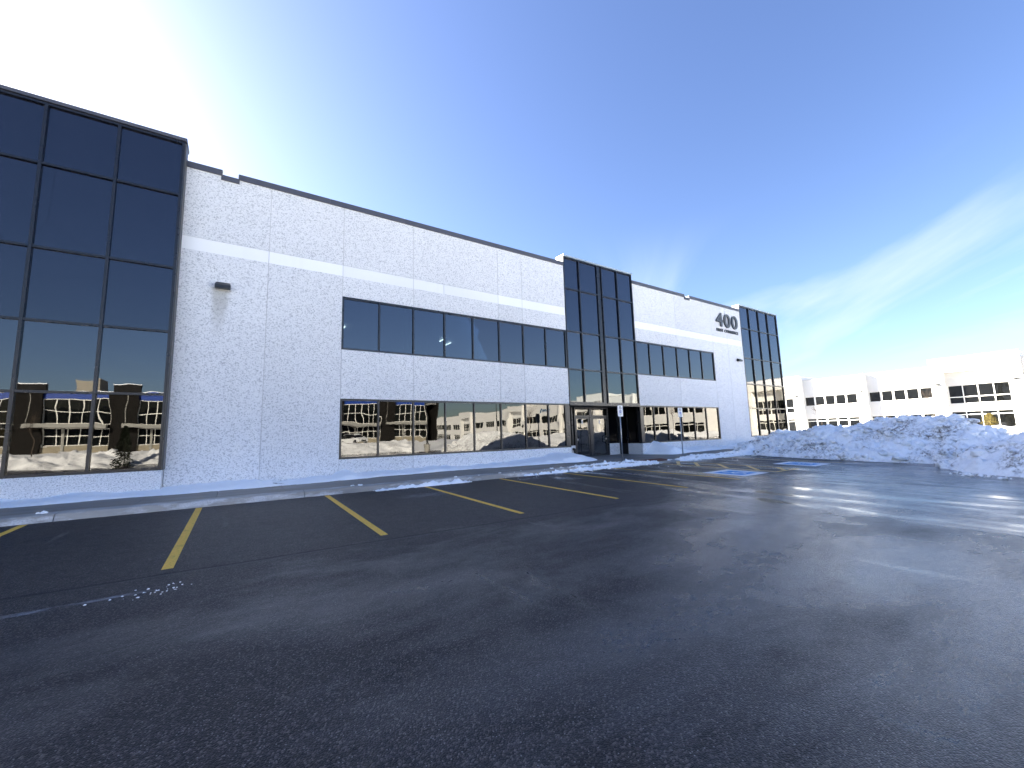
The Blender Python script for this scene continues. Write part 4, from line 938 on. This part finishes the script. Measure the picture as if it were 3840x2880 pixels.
# ------------------------------------------------------------------ parking lot lamps and car across the street
def lamp(x, y, label):
    t = thing('parking_lamp', (x, y, -.1), label, 'lamp post', 'parking lot lamp posts'); z = -.1
    MB().tube((x, y, z-.3), (x, y, z+.85), .38, .38, 20).build('base', 'concrete_base', t)
    MB().tube((x, y, z+.85), (x, y, z+1.0), .16, .12, 12).tube((x, y, z+1), (x, y, z+7.4), .085, .055, 12).build('pole', 'black_plastic', t)
    MB().tube((x, y, z+7.3), (x+.5, y, z+7.45), .03, .03, 8).build('arm', 'black_plastic', t)
    MB().rings([[(x+.45, y-.17, z+7.4), (x+.45, y+.17, z+7.4), (x+.45, y+.17, z+7.52), (x+.45, y-.17, z+7.52)], [(x+1.15, y-.15, z+7.46), (x+1.15, y+.15, z+7.46), (x+1.15, y+.15, z+7.52), (x+1.15, y-.15, z+7.52)]]).build('lamp_head', 'black_plastic', t)
lamp(20.3, -17.6, 'dark lamp post on a round concrete base, mirrored in the third ground floor window'); lamp(31.5, -18.5, 'dark lamp post by the snow pile, mirrored in the fifth ground floor window')
def suv(x, y, z, rz, label):
    t = thing('parked_car', (x, y, z), label, 'car')
    def add(m, nm, mt, par=t, sm=False):
        o = bpy.data.objects.new(nm, m.mesh(nm, mt, smooth=sm)); COL.objects.link(o); o.parent = par; return o
    prof = [(-2.25, .45, .95, .84), (-2.2, .35, 1.05, .9), (-1.5, .3, 1.08, .93), (-.2, .3, 1.08, .94), (.9, .3, 1.05, .93), (1.7, .32, .98, .9), (2.2, .36, .82, .85), (2.3, .45, .7, .78)]
    add(MB().rings([[(px, -w, lo), (px, -w*.99, hi*.8), (px, -w*.88, hi), (px, w*.88, hi), (px, w*.99, hi*.8), (px, w, lo), (px, 0, lo-.02)] for px, lo, hi, w in prof]), 'body', 'car_white')
    cab = [(-2.1, 1.02, 1.12, .8), (-1.75, 1.02, 1.62, .78), (-.9, 1.05, 1.72, .78), (.1, 1.05, 1.70, .77), (.5, 1.03, 1.5, .8), (1.1, 1.0, 1.06, .84)]
    add(MB().rings([[(px, -w, lo), (px, -w*.82, hi), (px, w*.82, hi), (px, w, lo)] for px, lo, hi, w in cab]), 'cabin', 'glass_car')
    add(MB().rings([[(px, -w*.80, hi-.03), (px, -w*.76, hi+.03), (px, w*.76, hi+.03), (px, w*.80, hi-.03)] for px, lo, hi, w in cab[1:5]]), 'roof', 'car_white')
    for sx in (-1.4, 1.4):
        for sy in (-1, 1):
            wv = add(MB().tube((sx, sy*.74, .34), (sx, sy*.96, .34), .34, .34, 20), 'wheel', 'tyre'); add(MB().tube((sx, sy*.955, .34), (sx, sy*.97, .34), .21, .19, 14), 'rim', 'chrome', wv)
    for sy in (-1, 1): add(MB().box(2.1, 2.27, sy*.62-.16, sy*.62+.16, .62, .76), 'headlight', 'chrome'); add(MB().box(.75, .95, sy*1.0-.1, sy*1.0+.1, 1.02, 1.16), 'mirror', 'car_white')
    add(MB().box(2.2, 2.31, -.42, .42, .42, .62), 'grille', 'black_plastic')
    t.rotation_euler = (0, 0, rz)
suv(15.4, -35.5, .93, math.radians(70), 'white car parked before the dark building, mirrored in the first ground floor window')
